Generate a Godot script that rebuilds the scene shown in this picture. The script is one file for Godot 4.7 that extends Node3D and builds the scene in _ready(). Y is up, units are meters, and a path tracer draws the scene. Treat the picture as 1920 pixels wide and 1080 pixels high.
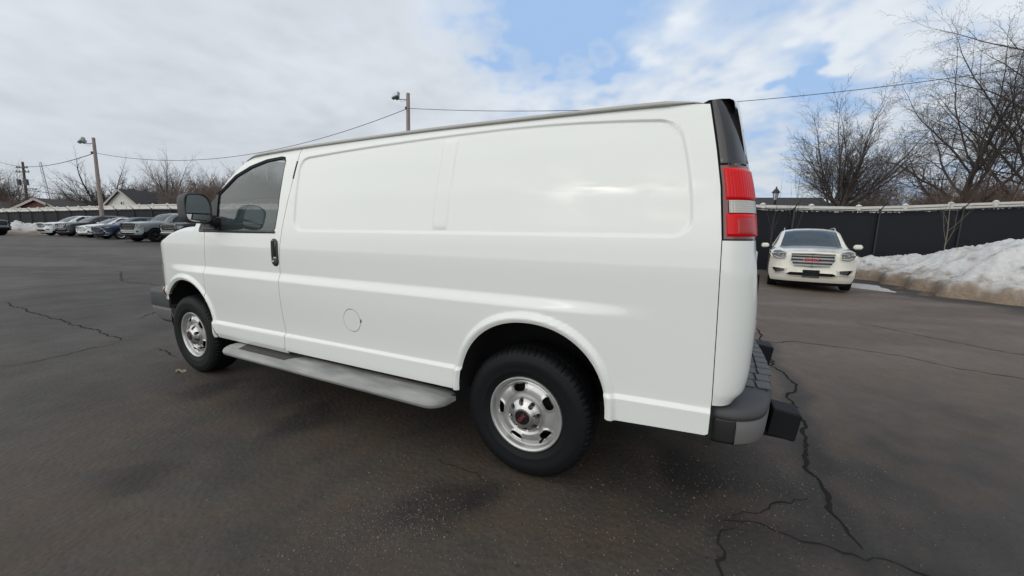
extends Node3D

const CAM := Vector3(0.782, 1.399, 2.74)
const YAW := 0.451
const PITCH := -0.158
const ROLL := 0.008
var FWD := Vector3(-sin(YAW), 0, -cos(YAW))
var RGT := Vector3(cos(YAW), 0, -sin(YAW))
var M := {}
var rng := RandomNumberGenerator.new()


func _ready():
	var t0 = Time.get_ticks_msec()
	rng.seed = 7
	# ---- camera, sky, sun, exposure
	var cam := Camera3D.new()
	cam.name = "camera"
	cam.fov = 74.92
	cam.near = 0.05
	cam.far = 2000.0
	cam.transform = Transform3D(Basis.from_euler(Vector3(PITCH, YAW, ROLL)), CAM)
	add_child(cam)
	cam.current = true
	var we := WorldEnvironment.new()
	we.name = "world_environment"
	var env := Environment.new()
	env.background_mode = Environment.BG_SKY
	env.tonemap_mode = Environment.TONE_MAPPER_LINEAR
	env.tonemap_exposure = EXPOSURE
	env.sdfgi_enabled = true
	env.ssao_enabled = true
	env.ssil_enabled = true
	env.ambient_light_source = Environment.AMBIENT_SOURCE_SKY
	var sky := Sky.new()
	var pan := PanoramaSkyMaterial.new()
	pan.panorama = sky_image()
	sky.sky_material = pan
	env.sky = sky
	we.environment = env
	add_child(we)
	var sun := DirectionalLight3D.new()
	sun.name = "sun"
	sun.light_energy = 0.38
	sun.light_angular_distance = 110.0
	sun.light_color = Color(1.0, 0.985, 0.95)
	sun.shadow_enabled = true
	add_child(sun)
	sun.look_at_from_position(SUN_DIR * 50.0, Vector3.ZERO)
	# ---- large structure, then objects, small things last
	print('sky ', Time.get_ticks_msec() - t0)
	make_materials()
	build_ground()
	print('ground ', Time.get_ticks_msec() - t0)
	build_snow()
	build_fences()
	build_houses()
	print('houses ', Time.get_ticks_msec() - t0)
	build_trees()
	print('trees ', Time.get_ticks_msec() - t0)
	build_poles()
	build_van()
	print('van ', Time.get_ticks_msec() - t0)
	build_cars()
	build_small()
	print("built in ", Time.get_ticks_msec() - t0, " ms")


const EXPOSURE := 1.0
var SUN_DIR := Vector3(-0.19, 0.41, 0.89).normalized()


# ------------------------------------------------------------------ places
# a place on the lot: metres to the right of, and ahead of, the spot where the photographer stands
func lot(l: float, d: float, up := 0.0) -> Vector3:
	var p := CAM + RGT * l + FWD * d
	p.y = ground_h(l, d) + up
	return p


func softplus(x: float, k: float) -> float:
	return k * log(1.0 + exp(clamp(x / k, -30.0, 30.0)))


func ground_h(l: float, d: float) -> float:
	var h := 0.0155 * softplus(-l - 5.0, 1.0)
	h -= 0.046 * (softplus(l - 2.2, 0.5) - softplus(l - 11.5, 0.8))
	if d > 40.0:
		h *= exp(-(d - 40.0) / 60.0)
	return h


func ld(p: Vector3) -> Vector2:
	var q := p - CAM
	return Vector2(q.dot(RGT), q.dot(FWD))


func ground_at(p: Vector3) -> float:
	var q: Vector2 = ld(p)
	return ground_h(q.x, q.y)


# ------------------------------------------------------------------ mesh builder
class Geo:
	var v := PackedVector3Array()
	var n := PackedVector3Array()
	var c := PackedColorArray()
	var uv := PackedVector2Array()
	var idx := PackedInt32Array()
	var use_c := false
	var use_uv := false

	func vert(p: Vector3, nn: Vector3, col := Color.WHITE, t := Vector2.ZERO) -> int:
		v.append(p)
		n.append(nn)
		if use_c:
			c.append(col)
		if use_uv:
			uv.append(t)
		return v.size() - 1

	func tri(a: int, b: int, d: int) -> void:
		var g := (v[b] - v[a]).cross(v[d] - v[a])
		if g.dot(n[a] + n[b] + n[d]) > 0.0:
			idx.append(a)
			idx.append(d)
			idx.append(b)
		else:
			idx.append(a)
			idx.append(b)
			idx.append(d)

	func quad(a: int, b: int, d: int, e: int) -> void:
		tri(a, b, d)
		tri(a, d, e)

	func flat(pts: Array, nn: Vector3, col := Color.WHITE) -> void:
		var ids := []
		for p in pts:
			ids.append(vert(p, nn, col))
		for i in range(1, ids.size() - 1):
			tri(ids[0], ids[i], ids[i + 1])

	# a box with chamfered, smoothly shaded edges
	func box(at: Vector3, size: Vector3, b := Basis.IDENTITY, bev := 0.0, col := Color.WHITE) -> void:
		var h := size * 0.5
		var be: float = min(bev, min(h.x, min(h.y, h.z)) * 0.9)
		var id := {}
		for sx in [-1, 1]:
			for sy in [-1, 1]:
				for sz in [-1, 1]:
					for ax in 3:
						var p := Vector3(sx * (h.x - (0.0 if ax == 0 else be)), sy * (h.y - (0.0 if ax == 1 else be)), sz * (h.z - (0.0 if ax == 2 else be)))
						var nn := Vector3.ZERO
						nn[ax] = [sx, sy, sz][ax]
						id[[sx, sy, sz, ax]] = vert(at + b * p, b * nn, col)
		for s in [-1, 1]:
			quad(id[[s, -1, -1, 0]], id[[s, 1, -1, 0]], id[[s, 1, 1, 0]], id[[s, -1, 1, 0]])
			quad(id[[-1, s, -1, 1]], id[[1, s, -1, 1]], id[[1, s, 1, 1]], id[[-1, s, 1, 1]])
			quad(id[[-1, -1, s, 2]], id[[1, -1, s, 2]], id[[1, 1, s, 2]], id[[-1, 1, s, 2]])
		if be <= 0.0:
			return
		for s in [-1, 1]:
			for t in [-1, 1]:
				quad(id[[s, t, -1, 0]], id[[s, t, 1, 0]], id[[s, t, 1, 1]], id[[s, t, -1, 1]])
				quad(id[[s, -1, t, 0]], id[[s, 1, t, 0]], id[[s, 1, t, 2]], id[[s, -1, t, 2]])
				quad(id[[-1, s, t, 1]], id[[1, s, t, 1]], id[[1, s, t, 2]], id[[-1, s, t, 2]])
				for w in [-1, 1]:
					tri(id[[s, t, w, 0]], id[[s, t, w, 1]], id[[s, t, w, 2]])

	# a tube through points with a radius at each
	func tube(pts: Array, rad: Array, sides: int, caps := true, col := Color.WHITE) -> void:
		var k := pts.size()
		var prev := PackedInt32Array()
		var side := Vector3.ZERO
		for i in k:
			var t: Vector3 = (pts[min(i + 1, k - 1)] - pts[max(i - 1, 0)]).normalized()
			if side == Vector3.ZERO:
				side = t.cross(Vector3.UP if abs(t.y) < 0.9 else Vector3.RIGHT).normalized()
			else:
				side = (side - t * side.dot(t)).normalized()
			var up := t.cross(side)
			var cur := PackedInt32Array()
			for j in sides:
				var a := TAU * j / sides
				var nn := side * cos(a) + up * sin(a)
				cur.append(vert(pts[i] + nn * rad[i], nn, col))
			if i > 0:
				for j in sides:
					var j2 := (j + 1) % sides
					quad(prev[j], cur[j], cur[j2], prev[j2])
			prev = cur
			if caps and (i == 0 or i == k - 1):
				var nn2: Vector3 = -t if i == 0 else t
				var q := []
				for j in sides:
					q.append(v[cur[j]])
				flat(q, nn2, col)

	# profile (radius, height) turned round an axis; b.y is the axis
	func lathe(prof: Array, at: Vector3, b: Basis, segs: int, col := Color.WHITE) -> void:
		patch(range(segs + 1), range(prof.size()), func(u, w):
			var a: float = TAU * u / segs
			var pr: Vector2 = prof[w]
			return at + b * Vector3(pr.x * cos(a), pr.y, pr.x * sin(a)), null, 0.0, false, col)

	# a surface sampled at us x vs; keep(p,u,v) > 0 is what stays; flange turns the cut edges inwards
	func patch(us, vs, f: Callable, keep = null, flange := 0.0, flip := false, col := Color.WHITE, colf = null, uvf = null) -> void:
		var nu: int = us.size()
		var nv: int = vs.size()
		var P := PackedVector3Array()
		P.resize(nu * nv)
		var K := PackedFloat32Array()
		var hask: bool = keep != null
		if hask:
			K.resize(nu * nv)
		for i in nu:
			for j in nv:
				var p: Vector3 = f.call(us[i], vs[j])
				P[i * nv + j] = p
				if hask:
					K[i * nv + j] = keep.call(p, us[i], vs[j])
		var ids := PackedInt32Array()
		ids.resize(nu * nv)
		ids.fill(-1)
		var NN := PackedVector3Array()
		NN.resize(nu * nv)
		var sg := -1.0 if flip else 1.0
		for i in nu:
			var i0: int = max(i - 1, 0)
			var i1: int = min(i + 1, nu - 1)
			for j in nv:
				var j0: int = max(j - 1, 0)
				var j1: int = min(j + 1, nv - 1)
				var nn := (P[i1 * nv + j] - P[i0 * nv + j]).cross(P[i * nv + j1] - P[i * nv + j0])
				if nn.length_squared() < 1e-20:
					var ic: int = clamp(i, 1, nu - 2) if nu > 2 else i0
					var jc: int = clamp(j, 1, nv - 2) if nv > 2 else j0
					nn = (P[min(ic + 1, nu - 1) * nv + jc] - P[max(ic - 1, 0) * nv + jc]).cross(P[ic * nv + min(jc + 1, nv - 1)] - P[ic * nv + max(jc - 1, 0)])
				NN[i * nv + j] = nn.normalized() * sg
		for i in nu - 1:
			for j in nv - 1:
				var q := [i * nv + j, (i + 1) * nv + j, (i + 1) * nv + j + 1, i * nv + j + 1]
				if hask:
					var cnt := 0
					for w in q:
						if K[w] > 0.0:
							cnt += 1
					if cnt == 0:
						continue
					if cnt < 4:
						_clip([q[0], q[1], q[2]], us, vs, nv, P, NN, K, ids, f, keep, flange, col, colf, uvf)
						_clip([q[0], q[2], q[3]], us, vs, nv, P, NN, K, ids, f, keep, flange, col, colf, uvf)
						continue
				for w in q:
					if ids[w] < 0:
						ids[w] = vert(P[w], NN[w], col if colf == null else colf.call(P[w]), Vector2.ZERO if uvf == null else uvf.call(P[w], us[w / nv], vs[w % nv]))
				quad(ids[q[0]], ids[q[1]], ids[q[2]], ids[q[3]])

	func _clip(t: Array, us, vs, nv: int, P, NN, K, ids, f: Callable, keep: Callable, flange: float, col, colf, uvf) -> void:
		var out := []
		var cut := []
		for e in 3:
			var a: int = t[e]
			var b: int = t[(e + 1) % 3]
			if K[a] > 0.0:
				if ids[a] < 0:
					ids[a] = vert(P[a], NN[a], col if colf == null else colf.call(P[a]), Vector2.ZERO if uvf == null else uvf.call(P[a], us[a / nv], vs[a % nv]))
				out.append(ids[a])
			if (K[a] > 0.0) != (K[b] > 0.0):
				var ka: float = K[a]
				var kb: float = K[b]
				var x0 := 0.0
				var x1 := 1.0
				var ua: float = us[a / nv]
				var ub: float = us[b / nv]
				var va: float = vs[a % nv]
				var vb: float = vs[b % nv]
				var x := 0.5
				var p := Vector3.ZERO
				for it in 3:
					x = clamp(x0 + (x1 - x0) * ka / (ka - kb), x0, x1)
					p = f.call(lerp(ua, ub, x), lerp(va, vb, x))
					var kx: float = keep.call(p, lerp(ua, ub, x), lerp(va, vb, x))
					if (kx > 0.0) == (ka > 0.0):
						x0 = x
						ka = kx
					else:
						x1 = x
						kb = kx
					if abs(ka - kb) < 1e-9:
						break
				var nn: Vector3 = (NN[a] * (1.0 - x) + NN[b] * x).normalized()
				var id := vert(p, nn, col if colf == null else colf.call(p), Vector2.ZERO if uvf == null else uvf.call(p, lerp(ua, ub, x), lerp(va, vb, x)))
				out.append(id)
				cut.append(id)
		if out.size() < 3:
			return
		for w in range(1, out.size() - 1):
			tri(out[0], out[w], out[w + 1])
		if flange > 0.0 and cut.size() == 2:
			var p0: Vector3 = v[cut[0]]
			var p1: Vector3 = v[cut[1]]
			var n0: Vector3 = n[cut[0]]
			var n1: Vector3 = n[cut[1]]
			var sn := (p1 - p0).cross(n0 + n1)
			if sn.length_squared() < 1e-16:
				return
			sn = sn.normalized()
			var mid := Vector3.ZERO
			for w in out:
				mid += v[w]
			mid /= out.size()
			if sn.dot(mid - p0) > 0.0:
				sn = -sn
			var cc: Color = col if colf == null else colf.call(p0)
			var a0 := vert(p0, sn, cc)
			var a1 := vert(p1, sn, cc)
			var a2 := vert(p1 - n1 * flange, sn, cc)
			var a3 := vert(p0 - n0 * flange, sn, cc)
			quad(a0, a1, a2, a3)

	func mesh() -> ArrayMesh:
		var m := ArrayMesh.new()
		if idx.is_empty():
			return m
		var a := []
		a.resize(Mesh.ARRAY_MAX)
		a[Mesh.ARRAY_VERTEX] = v
		a[Mesh.ARRAY_NORMAL] = n
		if use_c:
			a[Mesh.ARRAY_COLOR] = c
		if use_uv:
			a[Mesh.ARRAY_TEX_UV] = uv
		a[Mesh.ARRAY_INDEX] = idx
		m.add_surface_from_arrays(Mesh.PRIMITIVE_TRIANGLES, a)
		return m


# ------------------------------------------------------------------ nodes, names, labels
func numbered(parent: Node, called: String) -> String:
	if not parent.has_node(NodePath(called)):
		return called
	var key := "_next_" + called
	var k: int = parent.get_meta(key, 1)
	while parent.has_node(NodePath("%s_%03d" % [called, k])):
		k += 1
	parent.set_meta(key, k + 1)
	return "%s_%03d" % [called, k]


func put(o: Node, called: String, parent: Node = null) -> Node:
	var p: Node = self if parent == null else parent
	o.name = numbered(p, called)
	p.add_child(o, true)
	return o


func obj(called: String, g, mat: Material, parent: Node = null) -> MeshInstance3D:
	var o := MeshInstance3D.new()
	o.mesh = g.mesh() if g is Geo else g
	if o.mesh.get_surface_count() > 0:
		o.material_override = null
		for s in o.mesh.get_surface_count():
			if o.mesh is ArrayMesh:
				o.mesh.surface_set_material(s, mat)
			else:
				o.material_override = mat
	put(o, called, parent)
	return o


func inst(called: String, mesh: Mesh, parent: Node = null, at := Transform3D.IDENTITY) -> MeshInstance3D:
	var o := MeshInstance3D.new()
	o.mesh = mesh
	o.transform = at
	put(o, called, parent)
	return o


func thing(called: String, label: String, category: String, at := Transform3D.IDENTITY, group := "") -> Node3D:
	var o := Node3D.new()
	o.transform = at
	put(o, called)
	tag(o, label, category, group)
	return o


func tag(o: Node, label: String, category: String, group := "") -> void:
	o.set_meta("label", label)
	o.set_meta("category", category)
	if group != "":
		o.set_meta("group", group)


func struct(o: Node) -> Node:
	o.set_meta("kind", "structure")
	return o


func stuff(o: Node) -> Node:
	o.set_meta("kind", "stuff")
	return o


func copy_of(o: Node3D, at: Transform3D, label := "") -> Node3D:
	var base := String(o.name)
	var rx := RegEx.create_from_string("_[0-9]{3}$")
	base = rx.sub(base, "")
	var c: Node3D = o.duplicate()
	c.transform = at
	put(c, base)
	if label != "":
		c.set_meta("label", label)
	return c


# ------------------------------------------------------------------ small maths
func tab(t: Array, x: float) -> float:
	if x <= t[0][0]:
		return t[0][1]
	for i in range(1, t.size()):
		if x <= t[i][0]:
			return lerp(float(t[i - 1][1]), float(t[i][1]), (x - t[i - 1][0]) / (t[i][0] - t[i - 1][0]))
	return t[-1][1]


# the same table read smoothly (monotone through its points)
func stab(t: Array, x: float) -> float:
	var k := t.size()
	if x <= t[0][0]:
		return t[0][1]
	if x >= t[k - 1][0]:
		return t[k - 1][1]
	var i := 1
	while x > t[i][0]:
		i += 1
	var h: float = t[i][0] - t[i - 1][0]
	var s: float = (t[i][1] - t[i - 1][1]) / h
	var m0 := s
	var m1 := s
	if i > 1:
		var sp: float = (t[i - 1][1] - t[i - 2][1]) / (t[i - 1][0] - t[i - 2][0])
		m0 = 0.0 if sp * s <= 0.0 else 2.0 * sp * s / (sp + s)
	if i < k - 1:
		var sn: float = (t[i + 1][1] - t[i][1]) / (t[i + 1][0] - t[i][0])
		m1 = 0.0 if sn * s <= 0.0 else 2.0 * sn * s / (sn + s)
	var u: float = (x - t[i - 1][0]) / h
	var u2 := u * u
	var u3 := u2 * u
	return (2 * u3 - 3 * u2 + 1) * t[i - 1][1] + (u3 - 2 * u2 + u) * h * m0 + (-2 * u3 + 3 * u2) * t[i][1] + (u3 - u2) * h * m1


func ss(a: float, b: float, x: float) -> float:
	var t: float = clamp((x - a) / (b - a), 0.0, 1.0)
	return t * t * (3.0 - 2.0 * t)


# signed distance to a polygon, negative inside
func poly(pts: Array, p: Vector2) -> float:
	var best := 1e9
	var inside := false
	var k := pts.size()
	var b: Vector2 = pts[k - 1]
	for i in k:
		var a: Vector2 = pts[i]
		var e := b - a
		var w := p - a
		var q: Vector2 = w - e * clamp(w.dot(e) / e.dot(e), 0.0, 1.0)
		best = min(best, q.length_squared())
		if (a.y > p.y) != (b.y > p.y) and p.x < (b.x - a.x) * (p.y - a.y) / (b.y - a.y) + a.x:
			inside = not inside
		b = a
	return (-1.0 if inside else 1.0) * sqrt(best)


func rbox(p: Vector2, c: Vector2, h: Vector2, r: float) -> float:
	var q := (p - c).abs() - h + Vector2(r, r)
	return min(max(q.x, q.y), 0.0) + Vector2(max(q.x, 0.0), max(q.y, 0.0)).length() - r


func steps(a: float, b: float, k: int) -> Array:
	var o := []
	for i in k + 1:
		o.append(lerp(a, b, float(i) / k))
	return o


func lin(r: float, g: float, b: float) -> Color:
	return Color(r, g, b).linear_to_srgb()


# ------------------------------------------------------------------ materials
func mat(called: String, lincol: Color, rough: float, metal := 0.0, coat := 0.0) -> StandardMaterial3D:
	var m := StandardMaterial3D.new()
	m.resource_name = called
	m.albedo_color = lincol.linear_to_srgb()
	m.roughness = rough
	m.metallic = metal
	if coat > 0.0:
		m.clearcoat_enabled = true
		m.clearcoat = coat
		m.clearcoat_roughness = 0.03
	M[called] = m
	return m


func noise(seed_: int, freq: float, oct := 4) -> FastNoiseLite:
	var n := FastNoiseLite.new()
	n.seed = seed_
	n.noise_type = FastNoiseLite.TYPE_SIMPLEX_SMOOTH
	n.frequency = freq
	n.fractal_octaves = oct
	return n


func noise_tex(seed_: int, freq: float, size: int, lo: Color, hi: Color, normal := false, bump := 4.0, oct := 5) -> NoiseTexture2D:
	var t := NoiseTexture2D.new()
	t.width = size
	t.height = size
	t.seamless = true
	t.noise = noise(seed_, freq, oct)
	if normal:
		t.as_normal_map = true
		t.bump_strength = bump
	else:
		var g := Gradient.new()
		g.set_color(0, lo.linear_to_srgb())
		g.set_color(1, hi.linear_to_srgb())
		t.color_ramp = g
	return t


func world_tex(m: StandardMaterial3D, t: Texture2D, scale: float, normal: Texture2D = null, ns := 1.0, world := true) -> void:
	m.uv1_triplanar = true
	m.uv1_world_triplanar = world
	m.uv1_scale = Vector3.ONE * scale
	if t != null:
		m.albedo_texture = t
	if normal != null:
		m.normal_enabled = true
		m.normal_texture = normal
		m.normal_scale = ns


func make_materials() -> void:
	var w := mat("white_paint", Color(0.73, 0.755, 0.73), 0.32, 0.0, 1.0)
	w.albedo_color = lin(0.73, 0.755, 0.73)
	mat("white_dirty", Color(0.52, 0.53, 0.50), 0.55)
	mat("rail", Color(0.40, 0.395, 0.37), 0.5)
	mat("black_plastic", Color(0.009, 0.010, 0.012), 0.55).metallic_specular = 0.3
	mat("black_gloss", Color(0.008, 0.008, 0.010), 0.18, 0.0, 0.6)
	mat("black_satin", Color(0.022, 0.022, 0.024), 0.38)
	mat("dark_cavity", Color(0.008, 0.008, 0.009), 0.9)
	mat("grey_plastic", Color(0.045, 0.047, 0.050), 0.6)
	mat("mirror_shell", Color(0.028, 0.029, 0.031), 0.55)
	mat("grey_cap", Color(0.135, 0.133, 0.132), 0.62)
	mat("mid_grey", Color(0.085, 0.088, 0.09), 0.6)
	mat("interior", Color(0.06, 0.06, 0.062), 0.8)
	mat("seat_cloth", Color(0.05, 0.05, 0.054), 0.9)
	var ty := mat("tyre", Color(0.0055, 0.0062, 0.0075), 0.6)
	ty.metallic_specular = 0.34
	world_tex(ty, null, 9.0, noise_tex(31, 0.05, 256, Color.BLACK, Color.WHITE, true, 3.0), 0.25, false)
	var al := mat("wheel_silver", Color(0.56, 0.565, 0.565), 0.30, 0.6, 0.3)
	world_tex(al, noise_tex(41, 0.012, 256, Color(0.78, 0.77, 0.75), Color(1, 1, 1)), 3.0, null, 1.0, false)
	mat("wheel_dark", Color(0.03, 0.03, 0.032), 0.4, 0.4)
	mat("chrome", Color(0.66, 0.67, 0.68), 0.10, 1.0)
	mat("satin_metal", Color(0.55, 0.56, 0.56), 0.30, 1.0)
	mat("grille_metal", Color(0.20, 0.205, 0.21), 0.35, 1.0)
	mat("cap_metal", Color(0.50, 0.50, 0.50), 0.30, 0.85)
	mat("mirror", Color(0.55, 0.58, 0.58), 0.03, 1.0)
	mat("red_letters", Color(0.50, 0.02, 0.03), 0.3)
	mat("red_worn", Color(0.22, 0.03, 0.035), 0.5)
	mat("white_letters", Color(0.7, 0.7, 0.7), 0.4)
	mat("lamp_red", Color(0.60, 0.003, 0.006), 0.22, 0.0, 0.2).metallic_specular = 0.3
	mat("lamp_red_deep", Color(0.36, 0.003, 0.006), 0.2, 0.0, 0.35)
	mat("lamp_edge", Color(0.09, 0.004, 0.006), 0.2, 0.0, 1.0)
	mat("lamp_clear", Color(0.44, 0.42, 0.39), 0.22, 0.2, 1.0)
	mat("lamp_amber", Color(0.6, 0.16, 0.02), 0.2, 0.0, 1.0)
	var gl := mat("glass", Color(0.07, 0.10, 0.098), 0.02)
	gl.transparency = BaseMaterial3D.TRANSPARENCY_ALPHA
	gl.albedo_color.a = 0.45
	var gl2 := mat("glass_dark", Color(0.012, 0.016, 0.018), 0.02)
	gl2.transparency = BaseMaterial3D.TRANSPARENCY_ALPHA
	gl2.albedo_color.a = 0.72
	var gl3 := mat("glass_lamp", Color(0.8, 0.8, 0.8), 0.02)
	gl3.transparency = BaseMaterial3D.TRANSPARENCY_ALPHA
	gl3.albedo_color.a = 0.10
	var gl4 := mat("glass_tint", Color(0.035, 0.06, 0.085), 0.02)
	gl4.transparency = BaseMaterial3D.TRANSPARENCY_ALPHA
	gl4.albedo_color.a = 0.62
	# scuffed, chalky white running board
	var rb := mat("running_board", Color(1, 1, 1), 0.6)
	world_tex(rb, noise_tex(52, 0.010, 512, Color(0.17, 0.18, 0.18), Color(0.44, 0.435, 0.40), false, 4.0, 6), 1.1, noise_tex(53, 0.05, 256, Color.BLACK, Color.WHITE, true, 3.0), 0.3)
	rb.uv1_scale = Vector3(0.35, 1.6, 1.6)
	mat("tread_mat", Color(0.05, 0.047, 0.044), 0.9)
	# asphalt
	var asp := mat("asphalt", Color(1, 1, 1), 0.66)
	asp.vertex_color_use_as_albedo = true
	asp.metallic_specular = 0.42
	asp.albedo_texture = asphalt_image()
	var nrm := noise_tex(72, 0.22, 512, Color.BLACK, Color.WHITE, true, 5.0, 3)
	world_tex(asp, asp.albedo_texture, 0.22, null)
	asp.normal_enabled = true
	asp.normal_texture = nrm
	asp.normal_scale = 0.11
	asp.roughness = 1.0
	asp.roughness_texture = noise_tex(73, 0.009, 512, Color(0.33, 0.33, 0.33), Color(0.56, 0.56, 0.56), false, 1.0, 5)
	var cr := mat("crack", Color(0.026, 0.0245, 0.023), 0.95)
	cr.metallic_specular = 0.1
	mat("wet", Color(0.028, 0.028, 0.030), 0.06)
	# snow, with dirt in the vertex colours
	var sn := mat("snow", Color(1, 1, 1), 0.75)
	sn.vertex_color_use_as_albedo = true
	world_tex(sn, noise_tex(81, 0.03, 512, Color(0.70, 0.70, 0.70), Color(1, 1, 1), false, 4.0, 6), 0.45, noise_tex(82, 0.035, 512, Color.BLACK, Color.WHITE, true, 10.0), 0.8)
	# fences
	mat("slat_black", Color(0.019, 0.021, 0.026), 0.5).metallic_specular = 0.2
	mat("fence_metal", Color(0.012, 0.012, 0.013), 0.5)
	var vy := mat("vinyl_white", Color(1, 1, 1), 0.5)
	world_tex(vy, noise_tex(91, 0.02, 256, Color(0.62, 0.60, 0.56), Color(0.78, 0.76, 0.72)), 0.4)
	# wood, bark, houses
	var po := mat("pole_wood", Color(1, 1, 1), 0.85)
	world_tex(po, noise_tex(101, 0.02, 256, Color(0.20, 0.165, 0.145), Color(0.40, 0.33, 0.295)), 1.0, null)
	po.uv1_scale = Vector3(2.5, 0.25, 2.5)
	mat("pole_dark", Color(0.10, 0.085, 0.075), 0.9)
	mat("cable", Color(0.03, 0.03, 0.033), 0.7)
	mat("bark", Color(0.062, 0.052, 0.046), 0.95)
	mat("bark_near", Color(0.082, 0.070, 0.063), 0.95)
	mat("twig_brown", Color(0.165, 0.118, 0.098), 0.95)
	mat("twig_grey", Color(0.15, 0.12, 0.108), 0.95)
	mat("pale_stem", Color(0.20, 0.17, 0.13), 0.9)
	mat("evergreen", Color(0.018, 0.030, 0.012), 0.9)
	mat("roof_dark", Color(0.040, 0.039, 0.042), 0.9)
	mat("roof_brown", Color(0.055, 0.045, 0.042), 0.9)
	mat("siding_white", Color(0.62, 0.61, 0.58), 0.7)
	var br := mat("brick", Color(1, 1, 1), 0.9)
	world_tex(br, noise_tex(111, 0.06, 256, Color(0.10, 0.045, 0.035), Color(0.17, 0.085, 0.065)), 0.8)
	mat("trim_pale", Color(0.42, 0.39, 0.36), 0.8)
	mat("window_dark", Color(0.012, 0.013, 0.016), 0.15)
	mat("galv", Color(0.30, 0.31, 0.32), 0.45, 0.7)
	mat("lens_pale", Color(0.55, 0.58, 0.60), 0.25)
	mat("lantern_black", Color(0.015, 0.015, 0.015), 0.4)
	mat("dry_leaf", Color(0.26, 0.22, 0.16), 0.8)
	# car paints
	for q in [["paint_pearl", Color(0.66, 0.64, 0.56)], ["paint_white", Color(0.62, 0.65, 0.66)], ["paint_charcoal", Color(0.030, 0.030, 0.036)], ["paint_navy", Color(0.010, 0.022, 0.055)], ["paint_sage", Color(0.16, 0.185, 0.185)], ["paint_black", Color(0.010, 0.012, 0.014)], ["paint_silver", Color(0.30, 0.32, 0.34)]]:
		mat(q[0], q[1], 0.3, 0.0, 1.0 if q[1].g > 0.1 else 0.0).metallic_specular = 0.5 if q[1].g > 0.1 else 0.4


# fine aggregate of an old parking lot: dark binder, pale and rusty stones
func asphalt_image() -> ImageTexture:
	var sz := 1024
	var im := Image.create(sz, sz, false, Image.FORMAT_RGB8)
	var r := RandomNumberGenerator.new()
	r.seed = 99
	var n1 := noise(5, 0.02, 4)
	n1.seed = 5
	var im1 := n1.get_seamless_image(sz, sz)
	var n2 := noise(6, 0.25, 2)
	var im2 := n2.get_seamless_image(sz, sz)
	var d1 := im1.get_data()
	var d2 := im2.get_data()
	var out := PackedByteArray()
	out.resize(sz * sz * 3)
	for i in sz * sz:
		var a := d1[i] / 255.0
		var b := d2[i] / 255.0
		var s := 0.74 + 0.10 * a + 0.13 * (b - 0.5)
		out[i * 3] = int(clamp(s * 255.0, 0, 255))
		out[i * 3 + 1] = int(clamp(s * 252.0, 0, 255))
		out[i * 3 + 2] = int(clamp(s * 248.0, 0, 255))
	im.set_data(sz, sz, false, Image.FORMAT_RGB8, out)
	for k in 15000:
		var x := r.randi() % sz
		var y := r.randi() % sz
		var dens := d1[y * sz + x] / 255.0
		if r.randf() > dens * dens * 1.5:
			continue
		var t := r.randf()
		var c := Color(0.98, 0.95, 0.90) if t < 0.5 else (Color(0.95, 0.80, 0.72) if t < 0.75 else Color(0.45, 0.44, 0.44))
		var w := 1 + (r.randi() % 2)
		im.fill_rect(Rect2i(x, y, w, 1 + (r.randi() % 2)), c.lerp(Color(0.8, 0.79, 0.78), r.randf() * 0.5))
	im.generate_mipmaps()
	return ImageTexture.create_from_image(im)


# ------------------------------------------------------------------ sky
func dir_of(u: float, w: float) -> Vector3:
	# direction of a heading (radians right of the lens axis) and an elevation
	return (FWD * cos(u) + RGT * sin(u)) * cos(w) + Vector3.UP * sin(w)


var sky_gaps := []
var sky_n1: FastNoiseLite
var sky_n2: FastNoiseLite
var sky_n3: FastNoiseLite


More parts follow.
